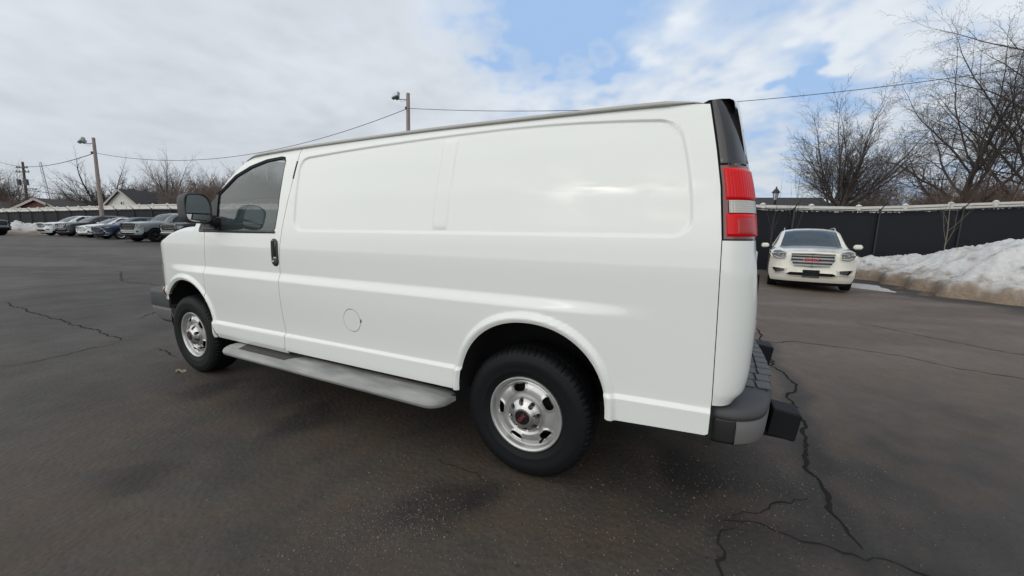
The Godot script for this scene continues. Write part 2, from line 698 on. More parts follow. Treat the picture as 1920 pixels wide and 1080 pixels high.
# what the sky looks like in one direction
func sky_color(d: Vector3, el: float) -> Color:
	if el < -0.02:
		return Color(0.30, 0.31, 0.32)
	var se := d.y
	var sun_h := atan2(SUN_DIR.dot(RGT), SUN_DIR.dot(FWD))
	var sun_e := asin(SUN_DIR.y)
	var hz := 1.0 - ss(0.0, 0.35, el)
	var hd := atan2(d.dot(RGT), d.dot(FWD))
	# the layer of cloud seen from below
	var q: Vector3 = d / (max(se, 0.0) + 0.16)
	var a := sky_n1.get_noise_3d(q.x * 0.62, q.z * 0.62 + 3.0, 0.0)
	var b := sky_n2.get_noise_3d(q.x * 1.9 + 7.0, q.z * 1.9, 2.0)
	var cc := sky_n3.get_noise_3d(q.x * 0.25, q.z * 0.25, 9.0)
	var fine := sky_n2.get_noise_3d(q.x * 5.2, q.z * 5.2 + 11.0, 5.0)
	var cover := 0.90 + 0.34 * a + 0.30 * b + 0.12 * cc + 0.16 * fine
	var right := ss(-0.25, 0.15, hd) * ss(1.6, 1.2, abs(hd))
	cover += right * (0.26 * b + 0.42 * fine + 0.14 * a - 0.17)
	# heavier and greyer to the left, broken to the right
	cover += 0.30 * ss(0.05, -0.5, hd) + 0.3 * ss(1.3, 1.8, abs(hd))
	for g in sky_gaps:
		var dx: float = wrapf(hd - g[4] + 0.08 * a + 0.09 * fine, -PI, PI) / g[1]
		var dy: float = (el - g[5] + 0.045 * b + 0.035 * fine) / g[2]
		var e := dx * dx + dy * dy
		if e < 9.0:
			cover -= g[3] * exp(-e) * clamp(0.75 + 1.2 * b + 1.3 * fine + 0.4 * a, 0.0, 1.5)
	cover = clamp(cover, 0.12, 1.0)
	cover = cover * cover * (3.0 - 2.0 * cover)
	var blue := Color(0.345, 0.53, 0.83).lerp(Color(0.44, 0.59, 0.80), hz)
	var lum := 0.73 + 0.085 * b + 0.055 * a + 0.05 * cc + 0.06 * fine
	var left := ss(0.1, -0.9, hd) * ss(-2.2, -1.2, hd)
	lum += 0.05 * right
	lum -= 0.06 * left + 0.13 * ss(1.4, 2.1, abs(hd)) * ss(0.1, 0.5, el)
	lum -= 0.04 * hz
	var cloud := Color(0.93 * lum, 1.0 * lum, 1.085 * lum)
	cloud = cloud.lerp(Color(0.56, 0.62, 0.675), 0.5 * hz)
	# thin, bright cloud in front of the sun
	var sd: float = clamp(d.dot(SUN_DIR), -1.0, 1.0)
	var ang := acos(sd)
	var sh: float = wrapf(atan2(d.dot(RGT), d.dot(FWD)) - sun_h, -PI, PI)
	var rag: float = clamp(0.55 + 1.6 * b + 1.3 * fine, 0.0, 1.6)
	var edge := ss(-0.09, 0.02, el - sun_e + 0.10 * b + 0.07 * fine)
	var glow: float = 4.8 * exp(-pow(sh / 0.20, 2.0) - pow((el - sun_e - 0.02) / 0.085, 2.0)) * rag * edge + 0.40 * exp(-pow(ang / 0.6, 2.0)) * (0.6 + b) + 0.30 * exp(-pow(ang / 1.1, 2.0))
	cloud += Color(1.0, 0.95, 0.84) * max(glow, 0.0)
	var col := blue.lerp(cloud, cover)
	return col


func sky_fill(wd: int, ht: int, data: PackedFloat32Array, from: Image) -> Image:
	for j in ht:
		var el: float = (0.5 - (j + 0.5) / ht) * PI
		if from != null and (el < -0.02 or el > 0.80):
			continue
		var ce := cos(el)
		var se := sin(el)
		for i in wd:
			var az: float = (i + 0.5) / wd * TAU
			var d := Vector3(sin(az) * ce, se, -cos(az) * ce)
			if from != null and d.dot(FWD) < 0.33 * ce and d.dot(SUN_DIR) < 0.93:
				continue
			var c := sky_color(d, el)
			var k := (j * wd + i) * 3
			data[k] = c.r
			data[k + 1] = c.g
			data[k + 2] = c.b
	return Image.create_from_data(wd, ht, false, Image.FORMAT_RGBF, data.to_byte_array())


func sky_image() -> ImageTexture:
	sky_n1 = noise(11, 1.0, 5)
	sky_n2 = noise(12, 1.0, 5)
	sky_n3 = noise(13, 1.0, 3)
	# clear openings in the cloud: heading, elevation, half width, half height (radians), strength
	sky_gaps = []
	for q in [[0.07, 0.41, 0.15, 0.055, 1.35], [0.18, 0.475, 0.14, 0.055, 1.0], [0.24, 0.365, 0.11, 0.035, 0.9], [0.02, 0.50, 0.16, 0.06, 0.6], [0.636, 0.295, 0.045, 0.055, 1.3], [0.50, 0.42, 0.10, 0.04, 0.5], [-0.45, 0.47, 0.3, 0.10, 0.4], [0.3, 0.80, 0.5, 0.2, 0.7], [0.95, 0.22, 0.08, 0.03, 0.4],
		[2.1, 0.6, 0.3, 0.14, 1.0], [-1.7, 0.5, 0.3, 0.12, 0.9], [2.9, 1.0, 0.4, 0.2, 0.8]]:
		sky_gaps.append([dir_of(q[0], q[1]), q[2], q[3], q[4], q[0], q[1]])
	# coarse all round, then finely where detail shows
	var data := PackedFloat32Array()
	data.resize(384 * 192 * 3)
	var im := sky_fill(384, 192, data, null)
	im.resize(1920, 960, Image.INTERPOLATE_CUBIC)
	im = sky_fill(1920, 960, im.get_data().to_float32_array(), im)
	return ImageTexture.create_from_image(im)


# ------------------------------------------------------------------ ground
const STAIN := [Vector2(1.72, -3.0), Vector2(1.63, -1.94), Vector2(1.72, -1.48), Vector2(1.62, -0.84), Vector2(1.58, -0.45), Vector2(1.51, 0.01), Vector2(1.5, 0.5), Vector2(1.54, 0.85), Vector2(99, 99), Vector2(1.01, 0.81), Vector2(1.32, 0.79), Vector2(1.62, 0.76), Vector2(2.1, 0.8)]
var gn1: FastNoiseLite
var gn2: FastNoiseLite
var gn3: FastNoiseLite


func ground_color(l: float, d: float) -> Color:
	var a := gn1.get_noise_2d(l, d)
	var b := gn2.get_noise_2d(l, d)
	var c := gn3.get_noise_2d(l * 0.35, d)
	var k := 0.083 + 0.032 * a + 0.018 * b + 0.026 * c
	var col := Color(k * 1.10, k * 0.985, k * 0.88)
	# worn, browner ground round the back of the van and the near bay
	var wear := ss(0.05, 0.55, 0.5 * a + 0.6 * b + 0.25)
	wear *= ss(7.5, 2.5, Vector2(l - 1.0, (d - 2.5) * 1.2).length())
	col = col.lerp(Color(0.112, 0.083, 0.064), 0.8 * wear)
	# pale streaks where the slush was scraped off, on the right
	col = col.lerp(Color(0.195, 0.150, 0.120), 0.85 * ss(0.2, 2.6, l + 0.6 * a) * ss(1.6, 4.0, d + 0.8 * a + 0.4 * b))
	var far_r := ss(1.5, 4.5, l) * ss(3.0, 5.5, d) * ss(-0.15, 0.35, gn3.get_noise_2d(l * 0.5 + 40.0, d * 2.2))
	col = col.lerp(Color(0.25, 0.205, 0.175), 0.8 * far_r)
	var far_l := ss(-7.0, -14.0, l) * ss(0.0, 0.5, c + 0.2)
	col = col.lerp(Color(0.155, 0.146, 0.138), 0.6 * far_l)
	# old drips of oil, each a blot with a soft ragged rim
	for s in [[-0.33, 1.72, 0.20], [-0.15, 1.80, 0.13], [-2.1, 1.9, 0.18], [1.05, 2.0, 0.22], [-1.5, 2.6, 0.25], [1.35, 2.8, 0.3], [-4.1, 5.4, 0.35], [-2.6, 3.1, 0.22]]:
		var r: float = Vector2(l - s[0], d - s[1]).length() + 0.12 * b
		col = col.lerp(Color(0.026, 0.025, 0.025), 0.65 * ss(s[2] * 1.3, s[2] * 0.5, r))
	# damp, dirty margins of the two widest cracks
	var wp := CAM + RGT * l + FWD * d
	if l > 0.0 and l < 4.5 and d > 0.6 and d < 7.0:
		var best := 9.0
		for q in STAIN.size() - 1:
			if STAIN[q].x > 50.0 or STAIN[q + 1].x > 50.0:
				continue
			best = min(best, Geometry2D.get_closest_point_to_segment(Vector2(wp.x, wp.z), STAIN[q], STAIN[q + 1]).distance_to(Vector2(wp.x, wp.z)))
		col = col.lerp(Color(0.036, 0.034, 0.032), 0.6 * ss(0.16, 0.02, best + 0.08 * b))
	# melt water soaking out from the foot of the snow
	var e := snow_edge(d)
	if l > e - 2.2 and d > 3.0 and d < 19.0:
		var w := ss(e - 1.7, e - 0.7, l + 0.5 * b + 0.2 * a)
		col = col.lerp(Color(0.030, 0.031, 0.034), 0.8 * w)
	return col


func build_ground() -> void:
	gn1 = noise(201, 0.55, 4)
	gn2 = noise(202, 2.4, 4)
	gn3 = noise(203, 0.30, 4)
	var ls := []
	var x := -15.0
	while x < 14.0:
		ls.append(x)
		x += 0.055 if x > 0.2 and x < 2.6 else (0.11 if x > -6.0 and x < 4.0 else 0.2)
	var st := 0.3
	while x < 420.0:
		ls.append(x)
		x += st
		st *= 1.25
	x = -15.0
	st = 0.3
	var neg := []
	while x > -420.0:
		x -= st
		st *= 1.16
		neg.push_front(x)
	ls = neg + ls
	var ds := []
	x = -2.0
	while x < 13.0:
		ds.append(x)
		x += 0.06 if x > 1.0 and x < 3.4 else (0.1 if x < 5.5 else 0.2)
	st = 0.3
	while x < 520.0:
		ds.append(x)
		x += st
		st *= 1.13
	neg = []
	x = -2.0
	st = 0.3
	while x > -420.0:
		x -= st
		st *= 1.3
		neg.push_front(x)
	ds = neg + ds
	var g := Geo.new()
	g.use_c = true
	g.patch(ls, ds, func(u, w): return lot(u, w), null, 0.0, false, Color.WHITE, func(p):
		var q: Vector2 = ld(p)
		return ground_color(q.x, q.y))
	var o = struct(obj("ground", g, M.asphalt))
	o.set_meta("label", "worn dark asphalt of the parking lot")
	# cracks that run through the asphalt
	var lines := [
		[[-5.28, 1.77], [-5.18, 1.59], [-5.26, 1.31], [-5.31, 1.07], [-5.34, 0.84]],
		[[-9.89, 0.82], [-8.48, 0.86], [-7.17, 0.81], [-6.24, 0.79], [-5.34, 0.81]],
		[[-4.7, 0.82], [-4.43, 0.79], [-4.06, 0.83]],
		[[1.72, -3.93], [1.63, -1.94], [1.7, -1.57], [1.72, -1.48], [1.63, -1.07], [1.62, -0.84], [1.58, -0.45], [1.51, 0.01], [1.5, 0.26], [1.5, 0.51], [1.52, 0.6], [1.54, 0.77]],
		[[1.42, 0.43], [1.22, 0.57], [1.12, 0.68], [1.03, 0.79]],
		[[1.6, -2.92], [2.13, -3.33], [2.69, -3.35], [3.2, -3.37], [3.56, -3.12], [4.02, -3.08], [5.2, -2.6]],
		[[1.01, 0.81], [1.17, 0.77], [1.32, 0.79], [1.47, 0.79], [1.62, 0.76], [1.75, 0.77], [2.1, 0.8]],
		[[1.07, 0.84], [0.98, 0.98], [0.96, 1.09], [0.96, 1.17], [0.9, 1.35]],
		[[-0.53, 1.03], [-0.33, 1.06], [-0.22, 1.07], [-0.04, 1.08]],
		[[3.4, -5.6], [4.6, -4.6], [6.5, -4.1], [9.0, -3.2]],
		[[-14.0, -2.0], [-11.5, -1.2], [-9.0, -1.5], [-7.4, -0.6], [-6.6, 0.3]]]
	var width := [0.006, 0.009, 0.007, 0.013, 0.006, 0.008, 0.005, 0.008, 0.003, 0.012, 0.010]
	var cn := noise(301, 3.0, 4)
	for k in lines.size():
		var pts := []
		var ln: Array = lines[k]
		for i in ln.size() - 1:
			var a := Vector2(ln[i][0], ln[i][1])
			var b := Vector2(ln[i + 1][0], ln[i + 1][1])
			var m: int = max(2, int(a.distance_to(b) / 0.035))
			for j in m:
				var p := a.lerp(b, float(j) / m)
				var t := (b - a).normalized().orthogonal()
				p += t * (cn.get_noise_2d(p.x, p.y + k * 7.0) * 0.07 + cn.get_noise_2d(p.x * 5.0, p.y * 5.0) * 0.022)
				pts.append(p)
		var cg := Geo.new()
		var prev := []
		for i in pts.size():
			var t2: Vector2 = (pts[min(i + 1, pts.size() - 1)] - pts[max(i - 1, 0)]).normalized().orthogonal()
			var ends: float = min(1.0, min(i, pts.size() - 1 - i) / 6.0)
			var wv: float = width[k] * (0.25 + 0.75 * ends) * (0.75 + 0.8 * max(-0.6, cn.get_noise_2d(pts[i].x * 3.0 + 50.0, pts[i].y * 3.0)))
			var cur := []
			for s in [-1.0, 1.0]:
				var p2: Vector2 = pts[i] + t2 * s * max(wv, 0.0015)
				var p3 := Vector3(p2.x, 0, p2.y)
				p3.y = ground_at(p3) + 0.003
				cur.append(cg.vert(p3, Vector3.UP))
			if i > 0:
				cg.quad(prev[0], prev[1], cur[1], cur[0])
			prev = cur
		obj("crack", cg, M.crack, o)
	# a shallow pool of melt water along the snow
	var wg := Geo.new()
	wg.patch(steps(0, 1, 60), steps(0, 1, 10), func(u, w):
		var d: float = lerp(8.2, 13.4, u)
		var l: float = snow_edge(d) + 0.35 - w * 1.0 * sin(u * PI) * (0.75 + 0.5 * gn1.get_noise_2d(d * 1.4, 5.0))
		return lot(l, d, 0.004))
	struct(obj("water", wg, M.wet))


# ------------------------------------------------------------------ snow
func snow_edge(d: float) -> float:
	return stab([[2.0, 12.2], [6.0, 12.4], [9.2, 12.5], [10.3, 12.4], [11.6, 12.5], [13.2, 13.3], [14.5, 13.0], [16.0, 12.2]], d) + 0.22 * sin(d * 2.3) + 0.12 * sin(d * 5.1 + 1.0)


func snow_color(h: float, hn: float, dirt: float) -> Color:
	var c := Color(0.65, 0.648, 0.64)
	var k: float = ss(0.62, 0.20, h + 0.34 * dirt) * 0.95 + 0.34 * ss(0.05, 0.6, dirt)
	c = c.lerp(Color(0.235, 0.17, 0.115), clamp(k, 0.0, 1.0))
	return c.lerp(Color(0.10, 0.085, 0.07), ss(0.5, 0.75, dirt + hn) * 0.7)


func build_snow() -> void:
	var n1 := noise(401, 0.7, 4)
	var n2 := noise(402, 3.2, 4)
	var g := Geo.new()
	g.use_c = true
	var hf := func(l: float, d: float) -> float:
		var e := snow_edge(d)
		var t := l - e
		if t < 0.0:
			return -0.05
		var top: float = tab([[2.0, 1.75], [8.0, 1.8], [11.0, 1.72], [13.0, 1.35], [14.5, 0.95], [16.0, 0.75], [17.0, 0.65]], d)
		var foot := 0.34 * ss(0.0, 0.16, t) + 0.10 * n1.get_noise_2d(l * 1.5, d * 1.5)
		var rise := (top - 0.36) * ss(0.0, 2.6, t) * (0.93 + 0.22 * n1.get_noise_2d(l, d))
		var rough := 0.055 * n2.get_noise_2d(l, d) + 0.05 * n2.get_noise_2d(l * 3.1, d * 3.1)
		return max(foot * (0.75 + 0.25 * ss(0.0, 0.1, t)) + rise + rough * ss(0.0, 0.25, t), 0.02)
	g.patch(steps(11.6, 24.0, 150), steps(3.0, 17.0, 200), func(u, w): return lot(u, w, hf.call(u, w)), func(p, u, w): return min(u - snow_edge(w) + 0.02, 15.75 + (u - 3.5) * 0.0824 - w), 0.0, false, Color.WHITE, func(p):
		var q: Vector2 = ld(p)
		return snow_color(p.y - ground_h(q.x, q.y), 0.3 * n2.get_noise_2d(q.x * 2.0, q.y * 2.0), n1.get_noise_2d(q.x * 1.3 + 9.0, q.y * 1.3) + 0.6 * n2.get_noise_2d(q.x, q.y + 30.0)))
	var o = obj("snow_bank", g, M.snow)
	tag(o, "long dirty snow bank ploughed up against the black fence beside the pearl white car", "snow bank", "ploughed snow heaps")
	# a thin remnant of snow on the asphalt by the white car
	var pg := Geo.new()
	pg.use_c = true
	pg.patch(steps(0, 1, 14), steps(0, TAU, 28), func(u, w):
		var r: float = u * (1.0 + 0.25 * sin(w * 3.0) + 0.12 * sin(w * 7.0))
		return lot(11.35 + 0.75 * r * cos(w), 12.2 + 0.9 * r * sin(w), 0.07 * (1.0 - u * u) + 0.002), null, 0.0, false, Color(0.50, 0.49, 0.47))
	var o2 = obj("snow_patch", pg, M.snow)
	tag(o2, "low flat patch of old snow beside the front wheel of the pearl white car", "snow patch")
	# heaps on the far left, behind the parked row
	var heaps := [
		[-45.6, 35.5, 4.2, 2.4, 1.25, "snow heap at the left edge of the lot behind the black truck nose"],
		[-41.2, 36.6, 4.6, 2.6, 1.3, "tallest snow heap right behind the white parked car"],
		[-36.5, 35.6, 3.8, 2.0, 1.0, "snow heap between the fence and the charcoal parked car"]]
	for k in heaps.size():
		var hp: Array = heaps[k]
		var hg := Geo.new()
		hg.use_c = true
		hg.patch(steps(0, 1, 36), steps(0, TAU, 72), func(u, w):
			var l: float = hp[0] + hp[2] * u * cos(w)
			var d: float = hp[1] + hp[3] * u * sin(w)
			var h: float = hp[4] * (1.0 - u * u) * (0.85 + 0.5 * n1.get_noise_2d(l * 0.9, d * 0.9)) + 0.16 * n2.get_noise_2d(l, d) * (1.0 - u)
			return lot(l, d, h - 0.04), null, 0.0, true, Color.WHITE, func(p):
			var q: Vector2 = ld(p)
			return snow_color((p.y - ground_h(q.x, q.y)) * 0.75 + 0.12, 0.2 * n2.get_noise_2d(q.x, q.y), n1.get_noise_2d(q.x * 1.1, q.y * 1.1) + 0.5 * n2.get_noise_2d(q.x, q.y)))
		tag(obj("snow_heap", hg, M.snow), hp[5], "snow heap", "ploughed snow heaps")


# ------------------------------------------------------------------ fences
# a chain link fence filled with black slats, from a to b on the lot
func slat_fence(a: Vector2, b: Vector2, high: float, spacing: float, label: String, seed_: int, wide: float) -> void:
	var r := RandomNumberGenerator.new()
	r.seed = seed_
	var t := (b - a).normalized()
	var len_ := a.distance_to(b)
	var at := func(s: float, up: float, out := 0.0) -> Vector3:
		var q: Vector2 = a + t * s + Vector2(t.y, -t.x) * out
		return lot(q.x, q.y, up)
	var o := thing("slat_fence", label, "fence", Transform3D(Basis(), at.call(0.0, 0.0)), "black slatted chain link fences")
	var base: Vector3 = o.position
	var g := Geo.new()
	var s := 0.0
	while s < len_:
		var wdt := wide
		var hgt := high - 0.035 - 0.035 * r.randf() - (0.04 * r.randf() if r.randf() < 0.3 else 0.0)
		var p0: Vector3 = at.call(s, 0.05, 0.010 * ((int(s / 0.071) % 2) - 0.5)) - base
		var p1: Vector3 = at.call(s + wdt, 0.05, 0.010 * ((int(s / 0.071) % 2) - 0.5) + 0.003) - base
		var tp := hgt - 0.05
		var nn := (p1 - p0).cross(Vector3.UP).normalized()
		var sl := Vector3(0, 1, 0) * tp
		g.flat([p0, p1, p1 + sl, p0 + sl], nn)
		g.flat([p0 - nn * 0.006, p1 - nn * 0.006, p1 - nn * 0.006 + sl, p0 - nn * 0.006 + sl], -nn)
		s += 0.071
	stuff(obj("slats", g, M.slat_black, o))
	# the wire mesh is seen only along the top, where the slats end
	var wg := Geo.new()
	s = 0.0
	while s < len_:
		var q0: Vector3 = at.call(s, high - 0.22, 0.03) - base
		var q1: Vector3 = at.call(s + 0.14, high + 0.03, 0.03) - base
		wg.tube([q0, q1], [0.0028, 0.0028], 3, false)
		q0 = at.call(s + 0.14, high - 0.22, 0.036) - base
		q1 = at.call(s, high + 0.03, 0.036) - base
		wg.tube([q0, q1], [0.0028, 0.0028], 3, false)
		s += 0.07
	stuff(obj("wire_mesh", wg, M.fence_metal, o))
	var rg := Geo.new()
	var pts := []
	var rad := []
	for k in int(len_ / 2.0) + 1:
		pts.append(at.call(min(k * 2.0, len_), high - 0.03, 0.06) - base)
		rad.append(0.024)
	rg.tube(pts, rad, 8)
	obj("top_rail", rg, M.fence_metal, o)
	var pg := Geo.new()
	pg.tube([Vector3(0, -0.05, 0), Vector3(0, high + 0.02, 0)], [0.04, 0.04], 10)
	pg.box(Vector3(0, high + 0.03, 0), Vector3(0.10, 0.05, 0.10), Basis(), 0.01)
	var pm := pg.mesh()
	pm.surface_set_material(0, M.fence_metal)
	var ag := Geo.new()
	# the arm leans out over the lot
	ag.tube([Vector3(0, 0, 0), Vector3(0, 0.34, 0.32)], [0.022, 0.016], 6)
	for w in 3:
		ag.box(Vector3(0, 0.13 + w * 0.095, 0.12 + w * 0.09), Vector3(0.03, 0.03, 0.03))
	var am := ag.mesh()
	am.surface_set_material(0, M.fence_metal)
	var out3: Vector3 = (RGT * t.y + FWD * -t.x)
	var bas := Basis(Vector3.UP.cross(out3).normalized(), Vector3.UP, out3)
	s = 0.6
	var tips := []
	while s < len_:
		var pp: Vector3 = at.call(s, 0.0, 0.07) - base
		var po := inst("post", pm, o, Transform3D(Basis(), pp))
		inst("barb_arm", am, po, Transform3D(bas, Vector3(0, high + 0.03, 0)))
		s += spacing


func vinyl_fence(a: Vector2, b: Vector2, low: float, high: float, label: String) -> void:
	var t := (b - a).normalized()
	var len_ := a.distance_to(b)
	var at := func(s: float, up: float) -> Vector3:
		var q: Vector2 = a + t * s
		return lot(q.x, q.y, up)
	var o := thing("vinyl_fence", label, "fence", Transform3D(Basis(), at.call(0.0, 0.0)), "white vinyl fences behind the slatted fence")
	var base: Vector3 = o.position
	var tw: Vector3 = (RGT * t.x + FWD * t.y)
	var pg := Geo.new()
	pg.box(Vector3(0, (low + high) * 0.5, 0), Vector3(0.13, high - low, 0.13), Basis(), 0.012)
	var pm := pg.mesh()
	pm.surface_set_material(0, M.vinyl_white)
	var cg := Geo.new()
	cg.box(Vector3(0, 0.02, 0), Vector3(0.17, 0.04, 0.17), Basis(), 0.01)
	cg.patch([0, 1], [0, 1, 2, 3, 4], func(u, w):
		var q: Vector2 = [Vector2(-1, -1), Vector2(1, -1), Vector2(1, 1), Vector2(-1, 1), Vector2(-1, -1)][w]
		return Vector3(q.x * 0.075 * (1 - u) , 0.04 + u * 0.06, q.y * 0.075 * (1 - u)))
	var cm := cg.mesh()
	cm.surface_set_material(0, M.vinyl_white)
	# snow that sits on the caps
	var sg := Geo.new()
	sg.patch(steps(0, 1, 5), steps(0, TAU, 12), func(u, w): return Vector3(cos(w) * 0.13 * sin(u * PI * 0.5), 0.10 * cos(u * PI * 0.5), sin(w) * 0.13 * sin(u * PI * 0.5)), null, 0.0, true)
	var s := 0.0
	var k := 0
	while s < len_:
		var bas := Basis(tw, Vector3.UP, tw.cross(Vector3.UP))
		var p0: Vector3 = at.call(s, 0.0)
		var p1: Vector3 = at.call(min(s + 2.44, len_), 0.0)
		var po := inst("fence_post", pm, o, Transform3D(bas, p0 - base))
		inst("cap", cm, po, Transform3D(Basis(), Vector3(0, high + 0.002, 0)))
		var g := Geo.new()
		var d := p1 - p0
		for rl in [[high - 0.07, 0.12, 0.05], [high - 0.36, 0.40, 0.025], [high - 0.64, 0.10, 0.05], [low + 0.6, 1.0, 0.025]]:
			g.box(Vector3.ZERO, Vector3(d.length() - 0.10, rl[1], rl[2]), Basis(), 0.006)
			for w in range(g.v.size() - 24, g.v.size()):
				var vv := g.v[w]
				g.v[w] = Vector3(vv.x + d.length() * 0.5, vv.y + rl[0] + d.y * ((vv.x / d.length()) + 0.5), vv.z)
		if d.length() > 0.3:
			obj("fence_panel", g, M.vinyl_white, po)
		s += 2.44
		k += 1


func build_fences() -> void:
	slat_fence(Vector2(3.5, 16.1), Vector2(46.0, 19.6), 2.72, 4.1, "black slatted chain link fence behind the pearl white car and the long snow bank", 1, 0.082)
	slat_fence(Vector2(-78.0, 53.6), Vector2(2.0, 22.8), 2.50, 3.05, "distant black slatted chain link fence behind the row of parked cars", 2, 0.125)
	vinyl_fence(Vector2(2.0, 17.2), Vector2(46.0, 20.9), 0.5, 2.98, "white vinyl fence showing above the black fence behind the snow bank")
	vinyl_fence(Vector2(-80.0, 56.0), Vector2(2.0, 24.2), 0.5, 3.05, "far white vinyl fence capped with snow above the parked row of cars")


# ------------------------------------------------------------------ houses behind the fences
func facing(l: float, d: float, turn := 0.0, up := 0.0) -> Transform3D:
	# local x to the right, z towards the photographer
	return Transform3D(Basis(Vector3.UP, YAW + turn), lot(l, d, up))


func gable(g: Geo, w: float, y0: float, y1: float, z: float, x := 0.0) -> void:
	g.flat([Vector3(x - w, y0, z), Vector3(x + w, y0, z), Vector3(x, y1, z)], Vector3(0, 0, 1))


# a pitched roof with thickness, ridge along z (or x if across)
func roof(g: Geo, hw: float, y0: float, y1: float, z0: float, z1: float, thick := 0.18, over := 0.35) -> void:
	for s in [-1.0, 1.0]:
		var e := Vector3(s * (hw + over), y0 - over * (y1 - y0) / hw, 0)
		var rdg := Vector3(0, y1, 0)
		var nn := Vector3(s * (y1 - y0), hw, 0).normalized()
		var up := nn * thick
		var q := [e + Vector3(0, 0, z0), rdg + Vector3(0, 0, z0), rdg + Vector3(0, 0, z1), e + Vector3(0, 0, z1)]
		g.flat([q[0] + up, q[1] + up, q[2] + up, q[3] + up], nn)
		g.flat(q, -nn)
		g.flat([q[0], q[3], q[3] + up, q[0] + up], Vector3(s, -0.3, 0).normalized())
		g.flat([q[0], q[1], q[1] + up, q[0] + up], Vector3(0, 0, sign(z0 - z1)))
		g.flat([q[3], q[2], q[2] + up, q[3] + up], Vector3(0, 0, sign(z1 - z0)))


func rake(g: Geo, hw: float, y0: float, y1: float, z: float, w := 0.28, x := 0.0) -> void:
	for s in [-1.0, 1.0]:
		var a := Vector3(x + s * (hw + 0.35), y0 - 0.35 * (y1 - y0) / hw, z)
		var b := Vector3(x, y1, z)
		var d := (b - a)
		var bb := Basis(d.normalized(), Vector3(0, 0, 1).cross(d.normalized()) * 1.0, Vector3(0, 0, 1))
		g.box((a + b) * 0.5, Vector3(d.length(), w, 0.08), bb, 0.01)


func window(parent: Node, at: Vector3, w: float, h: float, rows := 2, cols := 2, frame: Material = null) -> void:
	var g := Geo.new()
	for s in [-1, 1]:
		g.box(at + Vector3(s * w * 0.5, 0, 0.03), Vector3(0.09, h + 0.09, 0.08))
		g.box(at + Vector3(0, s * h * 0.5, 0.032), Vector3(w - 0.09, 0.09, 0.08))
	for k in range(1, cols):
		g.box(at + Vector3(-w * 0.5 + w * k / cols, 0, 0.02), Vector3(0.05, h - 0.09, 0.04))
	for k in range(1, rows):
		g.box(at + Vector3(0, -h * 0.5 + h * k / rows, 0.022), Vector3(w - 0.09, 0.05, 0.036))
	var o := obj("window", g, M.siding_white if frame == null else frame, parent)
	var pg := Geo.new()
	pg.box(at + Vector3(0, 0, 0.005), Vector3(w, h, 0.012))
	obj("pane", pg, M.window_dark, o)


